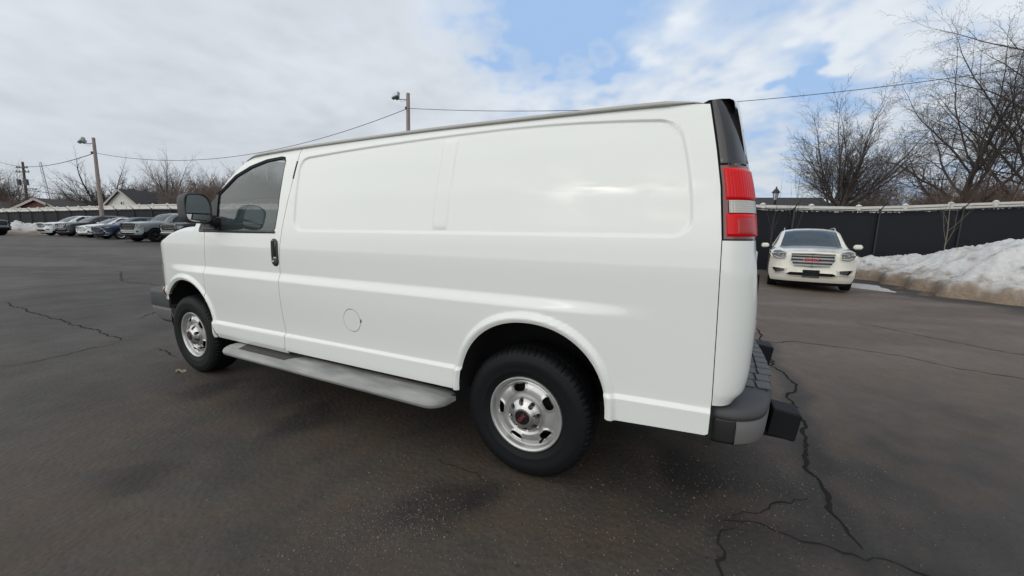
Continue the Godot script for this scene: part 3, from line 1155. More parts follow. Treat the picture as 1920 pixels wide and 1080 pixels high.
func build_houses() -> void:
	# brick gable on the far left
	var o := thing("brick_house", "low brick house with a pale trimmed gable at the far left", "house", facing(-75.6, 61.0, 0.15, -0.7))
	var g := Geo.new()
	g.box(Vector3(0, 1.6, -5.05), Vector3(10.0, 3.2, 10.0))
	gable(g, 5.0, 3.2, 5.7, -0.04)
	obj("wall", g, M.brick, o)
	g = Geo.new()
	roof(g, 5.0, 3.25, 5.75, 0.35, -10.0)
	obj("roof", g, M.roof_brown, o)
	g = Geo.new()
	rake(g, 5.0, 3.2, 5.72, 0.40, 0.34)
	obj("rake_trim", g, M.trim_pale, o)
	window(o, Vector3(-2.4, 1.7, -0.02), 1.3, 1.2)
	window(o, Vector3(2.4, 1.7, -0.02), 1.3, 1.2)
	# lower roof to its left
	o = thing("brick_house", "low roofed house cut by the left edge of the picture", "house", facing(-84.0, 60.0, 0.2))
	g = Geo.new()
	g.box(Vector3(0, 1.4, -4.05), Vector3(9.0, 2.8, 8.0))
	gable(g, 4.5, 2.8, 4.5, -0.04)
	obj("wall", g, M.brick, o)
	g = Geo.new()
	roof(g, 4.5, 2.85, 4.55, 0.35, -8.0)
	obj("roof", g, M.roof_brown, o)
	g = Geo.new()
	rake(g, 4.5, 2.8, 4.5, 0.40, 0.3)
	obj("rake_trim", g, M.trim_pale, o)
	# white gabled house
	o = thing("white_house", "white gabled house with a long dark shingle roof behind the far fence", "house", facing(-52.4, 51.5, 0.0))
	g = Geo.new()
	g.box(Vector3(0, 1.2, -7.05), Vector3(7.2, 2.4, 14.0))
	gable(g, 3.6, 2.4, 5.6, -0.04)
	obj("wall", g, M.siding_white, o)
	g = Geo.new()
	roof(g, 3.6, 2.45, 5.65, 0.25, -6.0)
	obj("roof", g, M.roof_dark, o)
	g = Geo.new()
	rake(g, 3.6, 2.4, 5.62, 0.3, 0.22)
	obj("rake_trim", g, M.trim_pale, o)
	for q in [[-0.0, 3.9, 0.34, 0.42], [-0.27, 3.25, 0.36, 0.42], [0.27, 3.25, 0.36, 0.42], [-0.27, 2.75, 0.36, 0.4], [0.27, 2.75, 0.36, 0.4]]:
		window(o, Vector3(q[0], q[1], -0.02), q[2], q[3], 1, 1)
	# its long wing, ridge across
	g = Geo.new()
	g.box(Vector3(7.4, 1.2, -4.6), Vector3(13.0, 2.4, 6.4))
	obj("wing_wall", g, M.siding_white, o)
	var wr := Node3D.new()
	put(wr, "wing_roof", o)
	g = Geo.new()
	var rg := Geo.new()
	roof(rg, 3.2, 2.45, 5.25, -6.9, 6.9)
	# turned so that its ridge runs across
	for i in rg.v.size():
		rg.v[i] = Vector3(7.3 + rg.v[i].z, rg.v[i].y, -4.6 - rg.v[i].x)
		rg.n[i] = Vector3(rg.n[i].z, rg.n[i].y, -rg.n[i].x)
	obj("shingle_roof", rg, M.roof_dark, wr)
	# small porch gable and the white dormer
	g = Geo.new()
	roof(g, 1.5, 2.5, 3.35, -0.9, -4.0, 0.12, 0.25)
	for i in g.v.size():
		g.v[i] += Vector3(5.6, 0, 0)
	obj("porch_roof", g, M.roof_brown, o)
	g = Geo.new()
	rake(g, 1.5, 2.5, 3.3, -0.85, 0.16, 5.6)
	gable(g, 1.5, 2.5, 3.25, -1.0, 5.6)
	obj("porch_gable", g, M.trim_pale, o)
	g = Geo.new()
	g.box(Vector3(10.6, 3.0, -2.6), Vector3(2.6, 1.7, 2.4))
	gable(g, 1.3, 3.85, 4.75, -1.398, 10.6)
	var dm := obj("dormer", g, M.siding_white, o)
	g = Geo.new()
	roof(g, 1.3, 3.9, 4.8, -1.2, -4.2, 0.1, 0.22)
	for i in g.v.size():
		g.v[i] += Vector3(10.6, 0, 0)
	obj("dormer_roof", g, M.trim_pale, dm)
	window(o, Vector3(10.6, 3.45, -1.39), 0.75, 1.0)
	g = Geo.new()
	g.box(Vector3(-3.5, 2.9, -5.0), Vector3(1.3, 5.4, 1.0), Basis(), 0.02)
	var ch := obj("chimney", g, M.siding_white, o)
	g = Geo.new()
	g.box(Vector3(-3.5, 5.75, -5.0), Vector3(1.5, 0.35, 1.2), Basis(), 0.02)
	g.box(Vector3(-3.7, 6.1, -5.0), Vector3(0.3, 0.4, 0.3))
	g.box(Vector3(-3.3, 6.1, -5.0), Vector3(0.3, 0.4, 0.3))
	obj("chimney_cap", g, M.window_dark, ch)
	# dark roofs on the right, above the near fence
	o = thing("dark_roof_house", "dark flat looking shingle roof behind the lantern post on the right", "house", facing(23.6, 33.5, -0.1))
	g = Geo.new()
	g.box(Vector3(0, 1.3, -3.5), Vector3(10.0, 2.6, 5.6))
	obj("wall", g, M.siding_white, o)
	rg = Geo.new()
	roof(rg, 2.9, 2.7, 4.45, -5.2, 5.2)
	for i in rg.v.size():
		rg.v[i] = Vector3(rg.v[i].z, rg.v[i].y, -3.5 - rg.v[i].x)
		rg.n[i] = Vector3(rg.n[i].z, rg.n[i].y, -rg.n[i].x)
	obj("roof", rg, M.roof_dark, o)
	window(o, Vector3(-2.5, 1.5, -0.69), 1.2, 1.1)
	window(o, Vector3(2.5, 1.5, -0.69), 1.2, 1.1)
	o = thing("white_house", "small white gable peeking over the fence left of the spreading bare tree", "house", facing(27.6, 36.5, -0.9))
	g = Geo.new()
	g.box(Vector3(0, 1.5, -2.55), Vector3(4.2, 3.0, 5.0))
	gable(g, 2.1, 3.0, 4.1, -0.04)
	obj("wall", g, M.siding_white, o)
	g = Geo.new()
	roof(g, 2.1, 3.05, 4.15, 0.3, -5.0, 0.14, 0.3)
	obj("roof", g, M.roof_dark, o)
	window(o, Vector3(0, 2.2, -0.02), 0.9, 0.8)
	o = thing("dark_roof_house", "brown roofed house half hidden behind the spreading bare tree", "house", facing(33.0, 38.0, 0.0))
	g = Geo.new()
	g.box(Vector3(0, 1.2, -3.5), Vector3(11.0, 2.4, 5.6))
	obj("wall", g, M.trim_pale, o)
	rg = Geo.new()
	roof(rg, 2.9, 2.5, 3.9, -5.7, 5.7)
	for i in rg.v.size():
		rg.v[i] = Vector3(rg.v[i].z, rg.v[i].y, -3.5 - rg.v[i].x)
		rg.n[i] = Vector3(rg.n[i].z, rg.n[i].y, -rg.n[i].x)
	obj("roof", rg, M.roof_brown, o)
	# long low roof between the houses on the left
	o = thing("dark_roof_house", "long low dark roof between the brick gable and the leaning wooden pole", "house", facing(-70.0, 72.0, 0.1))
	g = Geo.new()
	g.box(Vector3(0, 1.3, -3.5), Vector3(15.0, 2.6, 5.6))
	obj("wall", g, M.trim_pale, o)
	rg = Geo.new()
	roof(rg, 2.9, 2.7, 4.7, -7.6, 7.6)
	for i in rg.v.size():
		rg.v[i] = Vector3(rg.v[i].z, rg.v[i].y, -3.5 - rg.v[i].x)
		rg.n[i] = Vector3(rg.n[i].z, rg.n[i].y, -rg.n[i].x)
	obj("roof", rg, M.roof_brown, o)


# ------------------------------------------------------------------ trees
func grow(gs: Array, r: RandomNumberGenerator, p: Vector3, dir: Vector3, len_: float, rad: float, lvl: int, sp: Dictionary) -> void:
	var segs: int = [6, 6, 5, 4, 3, 2, 2][lvl]
	var pts := [p]
	var rads := [rad]
	var q := p
	var d := dir
	var dirs := [d]
	var tip: float = rad * (0.45 if lvl < 2 else 0.25)
	for i in segs:
		var wob: float = sp.wobble * (0.5 if lvl == 0 else 1.0)
		d = (d + Vector3(r.randf_range(-1, 1), r.randf_range(-1, 1), r.randf_range(-1, 1)) * wob + Vector3.UP * sp.rise[min(lvl, sp.rise.size() - 1)]).normalized()
		q += d * len_ / segs
		pts.append(q)
		dirs.append(d)
		rads.append(lerp(rad, tip, float(i + 1) / segs))
	var g: Geo = gs[0] if lvl == 0 else (gs[1] if lvl < 3 else gs[2])
	g.tube(pts, rads, [9, 7, 5, 4, 3, 3, 3][lvl], false)
	if lvl >= sp.levels:
		return
	var kids: int = sp.kids[lvl]
	var from: float = sp.from[lvl]
	var az := r.randf() * TAU
	for k in kids:
		var t: float = from + (1.0 - from) * (k + r.randf_range(0.1, 0.9)) / kids
		if lvl == 0 and sp.get("burst", 0.0) > 0.0:
			t = lerp(t, 1.0, float(sp.burst))
		var fi := t * segs
		var i0: int = min(int(fi), segs - 1)
		var at: Vector3 = pts[i0].lerp(pts[i0 + 1], fi - i0)
		var ax: Vector3 = dirs[i0 + 1]
		var side := ax.cross(Vector3.UP if abs(ax.y) < 0.95 else Vector3.RIGHT).normalized()
		az += 2.399 + r.randf_range(-0.5, 0.5)
		side = side.rotated(ax, az)
		var ang: float = sp.angle[lvl] * (r.randf_range(0.25, 1.5) if lvl == 0 and sp.get("fan", false) else r.randf_range(0.7, 1.25))
		var nd := (ax * cos(ang) + side * sin(ang)).normalized()
		var ln: float = len_ * sp.ratio[lvl] * r.randf_range(0.7, 1.2) * (1.0 - 0.45 * t * (1.0 if lvl > 0 else 0.3))
		grow(gs, r, at, nd, ln, max(lerp(rad, tip, t) * sp.thin[lvl], 0.0035 * sp.get("fine", 1.0)), lvl + 1, sp)
	# the leader goes on
	if lvl > 0 or sp.get("leader", true):
		grow(gs, r, pts[-1], dirs[-1], len_ * 0.55, tip, lvl + 1, sp)


func tree(called: String, label: String, category: String, group: String, at: Transform3D, sp: Dictionary, seed_: int, bark: Material, twig: Material) -> Node3D:
	var r := RandomNumberGenerator.new()
	r.seed = seed_
	var gs := [Geo.new(), Geo.new(), Geo.new()]
	var o := thing(called, label, category, at, group)
	var stems: int = sp.get("stems", 1)
	for k in stems:
		var lean := Vector3(sp.get("lean", Vector2.ZERO).x, 1, sp.get("lean", Vector2.ZERO).y)
		if stems > 1:
			var a := TAU * k / stems + r.randf()
			lean = Vector3(cos(a) * sp.spread, 1, sin(a) * sp.spread)
		grow(gs, r, Vector3(r.randf_range(-1, 1), 0, r.randf_range(-1, 1)) * sp.get("foot", 0.0) + Vector3(0, -0.2, 0), lean.normalized(), sp.trunk * r.randf_range(0.85, 1.1), sp.radius, 0, sp)
	obj("trunk", gs[0], bark, o)
	obj("limbs", gs[1], bark, o)
	obj("twigs", gs[2], twig, o)
	return o


func build_trees() -> void:
	var spreading := {"levels": 5, "fan": true, "trunk": 3.35, "radius": 0.24, "fine": 1.6, "kids": [17, 9, 6, 5, 4], "from": [0.70, 0.15, 0.15, 0.15, 0.15], "angle": [0.72, 0.6, 0.6, 0.65, 0.6], "ratio": [1.36, 0.50, 0.60, 0.62, 0.65], "thin": [0.48, 0.6, 0.6, 0.65, 0.7], "wobble": 0.11, "rise": [0.0, 0.06, 0.02, 0.0, 0.0]}
	tree("bare_tree", "round spreading bare tree on a short trunk just behind the right fence", "tree", "bare trees beyond the right fence", facing(20.0, 23.8, 0.3), spreading, 21, M.bark_near, M.bark_near)
	var tall := {"levels": 5, "trunk": 6.2, "radius": 0.26, "fine": 1.6, "kids": [11, 8, 6, 5, 4], "from": [0.3, 0.2, 0.2, 0.15, 0.15], "angle": [0.8, 0.7, 0.65, 0.7, 0.7], "ratio": [1.0, 0.6, 0.6, 0.58, 0.6], "thin": [0.5, 0.6, 0.6, 0.62, 0.7], "wobble": 0.17, "rise": [0.0, 0.06, 0.02, 0.0, -0.02]}
	tree("bare_tree", "tall crooked bare tree rising from the brush right of the spreading tree", "tree", "bare trees beyond the right fence", facing(30.2, 26.0, 0.9), tall, 33, M.bark_near, M.bark_near)
	var tall2 := tall.duplicate()
	tall2.trunk = 6.8
	tree("bare_tree", "second tall bare tree half cut by the right edge above the brush", "tree", "bare trees beyond the right fence", facing(33.6, 25.0, 2.0), tall2, 35, M.bark_near, M.bark_near)
	var over := {"levels": 5, "fine": 1.4, "trunk": 9.2, "radius": 0.28, "kids": [10, 8, 6, 5, 4], "from": [0.45, 0.2, 0.2, 0.15, 0.1], "angle": [1.0, 0.6, 0.6, 0.6, 0.65], "ratio": [0.85, 0.55, 0.55, 0.55, 0.6], "thin": [0.5, 0.55, 0.6, 0.62, 0.7], "wobble": 0.12, "rise": [0.0, 0.02, -0.02, -0.05, -0.06]}
	tree("bare_tree", "large tree outside the right edge whose bare boughs reach into the top right corner", "tree", "bare trees beyond the right fence", facing(31.6, 19.6, 0.4), over, 44, M.bark_near, M.bark_near)
	# tangle of leafless brush
	var brush := {"levels": 4, "stems": 9, "spread": 0.5, "foot": 1.3, "trunk": 2.4, "radius": 0.045, "kids": [9, 7, 5, 3], "from": [0.15, 0.15, 0.15, 0.1], "angle": [0.7, 0.7, 0.7, 0.7], "ratio": [0.6, 0.6, 0.55, 0.55], "thin": [0.6, 0.6, 0.65, 0.7], "wobble": 0.16, "rise": [0.0, 0.03, 0.0, 0.0], "fine": 1.5}
	var b1 := tree("brush_thicket", "brown leafless brush right of the spreading tree, lowest end of the tangle", "shrub", "leafless brush beyond the right fence", facing(24.2, 24.5), brush, 51, M.twig_brown, M.twig_brown)
	b1.scale = Vector3.ONE * 0.8
	var spots := [[26.2, 26.0, 1.15, 1.0, "brown leafless brush below the tall crooked tree, left part"], [28.2, 24.5, 1.2, 2.2, "brown leafless brush below the tall crooked tree, middle part"], [30.2, 26.8, 1.3, 3.5, "tallest brown brush mass behind the white fence posts"], [31.8, 24.0, 1.2, 4.4, "brown leafless brush near the right edge of the picture"], [34.0, 26.0, 1.25, 5.2, "brown leafless brush cut by the right edge of the picture"], [23.0, 30.0, 0.85, 0.6, "far reddish brush seen through the spreading tree"], [18.4, 31.0, 0.8, 1.7, "far reddish brush left of the spreading tree trunk"], [29.0, 30.5, 1.5, 2.9, "rear brush showing through the tall crooked tree"], [36.5, 28.5, 1.5, 0.2, "rear brush at the far right behind the other brush"]]
	for s in spots:
		copy_of(b1, Transform3D(Basis(Vector3.UP, s[3]).scaled(Vector3.ONE * s[2]), lot(s[0], s[1])), s[4])
	# dark evergreen by the right edge
	var o := thing("evergreen_bush", "dark green evergreen bush at the right edge behind the brush", "shrub", facing(33.3, 23.2))
	var g := Geo.new()
	var r := RandomNumberGenerator.new()
	r.seed = 77
	for k in 9000:
		var a := r.randf() * TAU
		var h := r.randf()
		var rr: float = (1.0 - 0.75 * h) * 1.1 * sqrt(r.randf_range(0.25, 1.0)) * (0.85 + 0.3 * sin(a * 5.0 + h * 9.0))
		var p := Vector3(cos(a) * rr, 0.2 + h * 3.6, sin(a) * rr)
		var dd := Vector3(cos(a), r.randf_range(-0.3, 0.8), sin(a)).normalized().rotated(Vector3.UP, r.randf_range(-0.7, 0.7)) * 0.12
		var sd := dd.cross(Vector3.UP).normalized() * 0.03
		g.flat([p - sd, p + dd, p + sd], Vector3.UP)
	obj("foliage", g, M.evergreen, o)
	g = Geo.new()
	g.tube([Vector3(0, -0.1, 0), Vector3(0, 3.4, 0)], [0.07, 0.02], 6)
	obj("stem", g, M.bark_near, o)
	# far trees behind the left fence
	var far := {"levels": 4, "trunk": 4.2, "radius": 0.30, "kids": [12, 8, 7, 5], "from": [0.4, 0.2, 0.2, 0.15], "angle": [0.7, 0.6, 0.65, 0.7], "ratio": [1.15, 0.6, 0.6, 0.6], "thin": [0.5, 0.55, 0.6, 0.65], "wobble": 0.17, "rise": [0.0, 0.03, 0.0, -0.02], "fine": 2.6}
	var far2 := far.duplicate()
	far2.trunk = 5.6
	far2.angle = [0.5, 0.5, 0.6, 0.7]
	far2.kids = [13, 8, 7, 5]
	var vase := {"levels": 4, "trunk": 2.4, "radius": 0.55, "kids": [8, 8, 8, 7], "from": [0.6, 0.35, 0.3, 0.2], "angle": [0.55, 0.5, 0.6, 0.7], "ratio": [3.0, 0.5, 0.5, 0.55], "thin": [0.62, 0.5, 0.5, 0.6], "wobble": 0.10, "rise": [0.0, -0.01, -0.01, 0.0], "lean": Vector2(-0.22, 0.0), "fine": 3.0}
	var grp := "bare trees beyond the far fence"
	tree("bare_tree", "dark vase shaped bare tree left of the leaning wooden pole", "tree", grp, facing(-66.0, 63.0, 0.0), vase, 62, M.bark, M.bark)
	var t1 := tree("bare_tree", "rounded bare tree left of the dark vase shaped tree", "tree", grp, facing(-77.0, 70.0, 0.0), far, 64, M.bark, M.twig_grey)
	var t2 := tree("bare_tree", "tall twin topped bare tree behind the white house ridge", "tree", grp, facing(-57.5, 64.0, 0.0), far2, 67, M.bark, M.twig_grey)
	var t3 := tree("bare_tree", "bare tree just right of the leaning wooden pole", "tree", grp, facing(-65.0, 68.0, 0.0), far, 69, M.bark, M.twig_grey)
	var more := [
		[t1, -91.0, 66.0, 1.15, 1.0, "bare tree at the left edge behind the utility pole"], [t2, -95.0, 72.0, 0.95, 2.0, "bare tree at the far left edge, rear one"], [t3, -86.0, 74.0, 0.9, 3.0, "bare tree right of the utility pole"],
		[t1, -61.5, 70.0, 0.95, 2.5, "bare tree behind the gable of the white house"], [t3, -53.0, 68.0, 1.05, 1.2, "bare tree above the dark roof of the white house"], [t2, -49.0, 66.0, 0.85, 4.0, "bare tree left of the van mirror"],
		[t1, -46.5, 62.0, 0.95, 5.0, "bare tree above the van mirror, nearer one"], [t3, -43.0, 64.0, 1.0, 0.4, "bare tree above the van mirror, rear one"], [t2, -39.5, 60.0, 0.9, 1.1, "bare tree beside the van windscreen pillar"], [t1, -36.5, 60.0, 0.95, 2.1, "bare tree partly behind the van windscreen pillar"], [t3, -33.0, 58.0, 0.8, 3.1, "bare tree mostly hidden behind the van cab"], [t2, -29.0, 57.0, 0.7, 0.1, "bare tree hidden by the van roof"],
		[t3, -71.0, 78.0, 0.8, 5.5, "small far bare tree behind the vase shaped tree"], [t1, -82.0, 82.0, 0.85, 4.4, "small far bare tree beside the radio mast"]]
	for s in more:
		copy_of(s[0], Transform3D(Basis(Vector3.UP, s[4]).scaled(Vector3.ONE * s[3]), lot(s[1], s[2])), s[5])
	# reddish hedge of young growth in front of those trees
	var hedge := brush.duplicate()
	hedge.fine = 3.2
	hedge.stems = 8
	hedge.levels = 3
	hedge.kids = [11, 9, 7]
	var h1 := tree("brush_thicket", "low brown brush at the left edge below the utility pole", "shrub", "leafless brush beyond the far fence", facing(-88.0, 64.0), hedge, 71, M.twig_brown, M.twig_brown)
	h1.scale = Vector3.ONE * 1.5
	var hs := [[-92.0, 66.0, 1.9, "low brown brush at the very left, taller clump"], [-83.0, 68.0, 1.3, "low brown brush behind the brick gable"], [-77.0, 70.0, 1.2, "low brown brush right of the brick gable"], [-57.5, 60.0, 1.45, "reddish brush behind the ridge of the white house"], [-53.5, 60.0, 1.2, "reddish brush above the long roof of the white house"], [-47.0, 57.0, 1.25, "reddish brush left of the mirror of the van"], [-43.5, 56.0, 1.35, "reddish brush above the mirror of the van"], [-40.0, 55.0, 1.45, "reddish brush right of the mirror of the van"], [-36.5, 54.0, 1.5, "reddish brush beside the pillar of the van"], [-33.0, 53.0, 1.6, "reddish brush hidden behind the van cab"], [-66.0, 74.0, 1.2, "brown brush behind the leaning wooden pole"], [-71.5, 76.0, 1.2, "brown brush left of the leaning wooden pole"]]
	for s in hs:
		copy_of(h1, Transform3D(Basis(Vector3.UP, s[0]).scaled(Vector3.ONE * s[2] * 1.35), lot(s[0], s[1])), s[3])
	# saplings against the near fence
	var sap := {"levels": 2, "trunk": 1.9, "radius": 0.018, "kids": [5, 3], "from": [0.4, 0.3], "angle": [0.5, 0.5], "ratio": [0.5, 0.5], "thin": [0.5, 0.6], "wobble": 0.12, "rise": [0.0, 0.05, 0.0]}
	var s1 := tree("sapling", "thin dark sapling rising beside the lantern post in front of the fence", "sapling", "saplings along the right fence", facing(11.9, 16.25), sap, 81, M.bark_near, M.bark_near)
	s1.scale = Vector3(1, 1.9, 1)
	copy_of(s1, Transform3D(Basis(Vector3.UP, 2.0).scaled(Vector3(0.8, 1.3, 0.8)), lot(11.1, 16.3)), "short sapling at the left end of the right fence")
	tree("sapling", "pale forked sapling standing above the snow bank by the fence", "sapling", "saplings along the right fence", facing(18.6, 16.2), sap.merged({"trunk": 2.7, "radius": 0.022}, true), 84, M.pale_stem, M.pale_stem)


# ------------------------------------------------------------------ poles, lamps, cables
func floodlight(parent: Node, at: Vector3, s: float) -> void:
	var g := Geo.new()
	g.tube([at, at + Vector3(-0.62, 0.0, 0.05) * s], [0.035 * s, 0.03 * s], 6)
	g.tube([at + Vector3(-0.4, 0, 0.03) * s, at + Vector3(-0.45, -0.16, 0.03) * s, at + Vector3(-0.25, -0.18, 0.03) * s, at + Vector3(-0.1, -0.02, 0.0) * s], [0.012 * s, 0.012 * s, 0.012 * s, 0.012 * s], 5)
	var arm := obj("lamp_arm", g, M.galv, parent)
	g = Geo.new()
	var b := Basis.from_euler(Vector3(-0.5, -0.5, 0.25))
	g.box(at + Vector3(-0.78, 0.24, 0.08) * s, Vector3(0.62, 0.46, 0.26) * s, b, 0.06 * s)
	g.box(at + Vector3(-0.78, 0.24, 0.08) * s + b * Vector3(0, 0.0, -0.2) * s, Vector3(0.3, 0.3, 0.2) * s, b, 0.05 * s)
	var hd := obj("lamp_head", g, M.galv, parent)
	g = Geo.new()
	g.box(at + Vector3(-0.78, 0.24, 0.08) * s + b * Vector3(0, 0, 0.133) * s, Vector3(0.5, 0.36, 0.02) * s, b, 0.008)
	obj("lens", g, M.lens_pale, hd)


func cable(called: String, a: Vector3, b: Vector3, sag: float, rad: float, label: String) -> void:
	var g := Geo.new()
	var pts := []
	var rads := []
	for i in 41:
		var t := i / 40.0
		pts.append(a.lerp(b, t) - Vector3(0, 4.0 * sag * t * (1.0 - t), 0))
		rads.append(rad)
	g.tube(pts, rads, 5, false)
	tag(obj(called, g, M.cable), label, "cable", "overhead cables")


func build_poles() -> void:
	var p1 := thing("light_pole", "leaning wooden light pole with a floodlight among the parked cars", "light pole", facing(-36.6, 34.0), "wooden light poles")
	var g := Geo.new()
	g.tube([Vector3(0, -0.3, 0), Vector3(0.14, 3.4, 0), Vector3(0.40, 8.35, 0)], [0.16, 0.145, 0.11], 12)
	obj("pole", g, M.pole_wood, p1)
	floodlight(p1, Vector3(0.30, 7.85, 0.1), 1.0)
	g = Geo.new()
	g.box(Vector3(0.16, 7.1, 0.05), Vector3(0.16, 0.2, 0.2), Basis(), 0.03)
	obj("insulator", g, M.pole_dark, p1)
	var p2 := thing("light_pole", "wooden light pole with a floodlight rising behind the van roof", "light pole", facing(-6.85, 25.0), "wooden light poles")
	g = Geo.new()
	g.tube([Vector3(0.0, -0.3, 0), Vector3(0.28, 9.6, 0)], [0.17, 0.115], 12)
	obj("pole", g, M.pole_wood, p2)
	floodlight(p2, Vector3(0.22, 9.2, 0.1), 0.85)
	g = Geo.new()
	g.box(Vector3(0.14, 8.72, 0.05), Vector3(0.12, 0.16, 0.16), Basis(), 0.03)
	obj("insulator", g, M.pole_dark, p2)
	var a1: Vector3 = p1.transform * Vector3(0.34, 7.1, 0)
	var a2: Vector3 = p2.transform * Vector3(0.25, 8.72, 0)
	cable("overhead_cable", a1, a2, 1.65, 0.018, "overhead cable sagging from the leaning pole to the pole behind the van")
	cable("overhead_cable", a2, lot(27.0, 18.0, 9.3), 0.985, 0.016, "overhead cable running from behind the van past the right trees")
	cable("overhead_cable", a1, lot(-93.0, 70.0, 12.5), 1.2, 0.03, "thin cable from the leaning pole towards the utility pole on the left")
	# utility pole with two cross arms
	var u := thing("utility_pole", "far dark utility pole with two cross arms at the left", "utility pole", facing(-84.0, 66.5))
	g = Geo.new()
	g.tube([Vector3(-0.4, -0.2, 0), Vector3(0.45, 11.6, 0)], [0.22, 0.15], 9)
	obj("pole", g, M.pole_dark, u)
	for q in [[0.38, 10.6, 1.6], [0.33, 9.9, 1.9]]:
		g = Geo.new()
		g.box(Vector3(q[0], q[1], 0.16), Vector3(q[2] * 1.25, 0.16, 0.14), Basis(), 0.02)
		var ca := obj("cross_arm", g, M.pole_dark, u)
		g = Geo.new()
		for k in [-0.9, -0.45, 0.45, 0.9]:
			g.box(Vector3(q[0] + k * q[2] * 0.6, q[1] + 0.2, 0.16), Vector3(0.1, 0.24, 0.1), Basis(), 0.02)
		stuff(obj("insulators", g, M.pole_dark, ca))
	g = Geo.new()
	for k in [-0.55, 0.75]:
		g.tube([Vector3(k, 7.7, 0.2), Vector3(k, 8.7, 0.2)], [0.26, 0.26], 10)
	g.box(Vector3(0.1, 8.3, 0.1), Vector3(1.6, 0.12, 0.12))
	obj("transformer", g, M.mid_grey, u)
	g = Geo.new()
	g.tube([Vector3(0.0, 7.0, 0.2), Vector3(1.4, 7.1, 0.4), Vector3(2.0, 7.1, 0.5)], [0.05, 0.05, 0.05], 5)
	g.box(Vector3(2.3, 7.05, 0.5), Vector3(0.8, 0.18, 0.3), Basis(), 0.06)
	obj("street_light_arm", g, M.pole_dark, u)
	cable("overhead_cable", u.transform * Vector3(0.6, 6.9, 0.2), lot(-78.0, 78.0, 7.2), 0.5, 0.05, "thick low cable leaving the utility pole to the right")
	# radio mast
	var m := thing("radio_mast", "thin pale radio mast far off right of the utility pole", "mast", facing(-203.5, 168.0, 0.0, -3.5))
	g = Geo.new()
	for k in 3:
		var aa := TAU * k / 3
		g.tube([Vector3(cos(aa) * 0.6 + 2.2, 0, sin(aa) * 0.6), Vector3(cos(aa) * 0.35, 31.5, sin(aa) * 0.35)], [0.09, 0.07], 4)
	for k in 26:
		var y := 1.2 * k
		var x := 2.2 * (1.0 - y / 31.5)
		g.tube([Vector3(x - 0.5, y, 0.2), Vector3(x + 0.5, y + 1.2, -0.2)], [0.05, 0.05], 3, false)
		g.tube([Vector3(x + 0.5, y, -0.2), Vector3(x - 0.5, y + 1.2, 0.2)], [0.05, 0.05], 3, false)
	obj("lattice", g, M.galv, m)
	# lantern posts
	var lp := thing("lantern_post", "black post lantern behind the fence right of the van", "street lamp", facing(19.75, 29.0), "post lanterns")
	g = Geo.new()
	g.tube([Vector3(0, 0, 0), Vector3(0, 3.75, 0)], [0.07, 0.055], 8)
	g.lathe([Vector2(0.02, 3.6), Vector2(0.12, 3.72), Vector2(0.06, 3.8), Vector2(0.10, 3.95)], Vector3.ZERO, Basis(), 8)
	obj("post", g, M.lantern_black, lp)
	g = Geo.new()
	g.lathe([Vector2(0.11, 3.95), Vector2(0.21, 4.5)], Vector3.ZERO, Basis(), 6)
	var pane := obj("lamp_glass", g, M.lens_pale, lp)
	g = Geo.new()
	for k in 6:
		var ak := TAU * k / 6
		g.tube([Vector3(cos(ak) * 0.115, 3.95, sin(ak) * 0.115), Vector3(cos(ak) * 0.215, 4.5, sin(ak) * 0.215)], [0.014, 0.014], 4)
	obj("lamp_frame", g, M.lantern_black, pane)
	g = Geo.new()
	g.lathe([Vector2(0.0, 4.94), Vector2(0.05, 4.92), Vector2(0.05, 4.8), Vector2(0.10, 4.76), Vector2(0.27, 4.52), Vector2(0.27, 4.48), Vector2(0.2, 4.48)], Vector3.ZERO, Basis(), 12)
	obj("lamp_roof", g, M.lantern_black, lp)
	copy_of(lp, facing(-43.6, 53.0), "post lantern just right of the door mirror of the van")
	copy_of(lp, facing(-72.3, 59.5, 0.0, -0.6), "small post lantern beside the brick gable")
	copy_of(lp, facing(-48.6, 56.5, 0.0, 0.9), "post lantern rising just above the top of the van mirror")


# ------------------------------------------------------------------ the cargo van
# x runs from the nose (-4.3) to the rear (1.3), rear axle at 0; z is positive towards the photographer
var ZL := PackedFloat32Array()
const GAP_R := [[0.42, -1.972], [0.60, -1.968], [0.737, -1.985], [1.022, -1.994], [1.2, -1.985], [1.337, -1.957], [1.491, -1.923], [1.644, -1.889], [1.834, -1.857], [1.97, -1.846]]
const GAP_F := [[0.42, -2.895], [0.563, -2.925], [0.70, -2.985], [0.84, -3.022], [1.05, -3.015], [1.345, -2.985]]
const PILLAR := [[1.345, -3.17], [1.511, -3.03], [1.568, -2.953], [1.675, -2.815], [1.792, -2.666], [1.87, -2.55], [1.915, -2.47], [1.942, -2.38], [1.96, -2.2]]
const DRIP := [[-2.5, 1.90], [-2.45, 1.922], [-2.39, 1.94], [-2.12, 1.953], [-1.645, 1.964], [-0.794, 1.969], [-0.15, 1.961], [0.40, 1.95], [0.726, 1.937], [0.80, 1.926], [0.9, 1.915]]
const FENDER := [[-4.3, 1.10], [-4.05, 1.16], [-3.9, 1.20], [-3.735, 1.24], [-3.56, 1.305], [-3.32, 1.347], [-2.9, 1.352]]
const REAR_L := [[0.45, 0.892], [0.675, 0.896], [1.027, 0.887], [1.362, 0.877], [1.573, 0.857], [1.727, 0.832], [1.93, 0.793]]
const REAR_R := [[0.60, 1.0], [0.66, 1.022], [0.8, 1.042], [1.0, 1.046], [1.36, 1.013], [1.54, 0.990], [1.7, 0.955], [1.8, 0.934], [1.9, 0.91], [1.96, 0.895]]


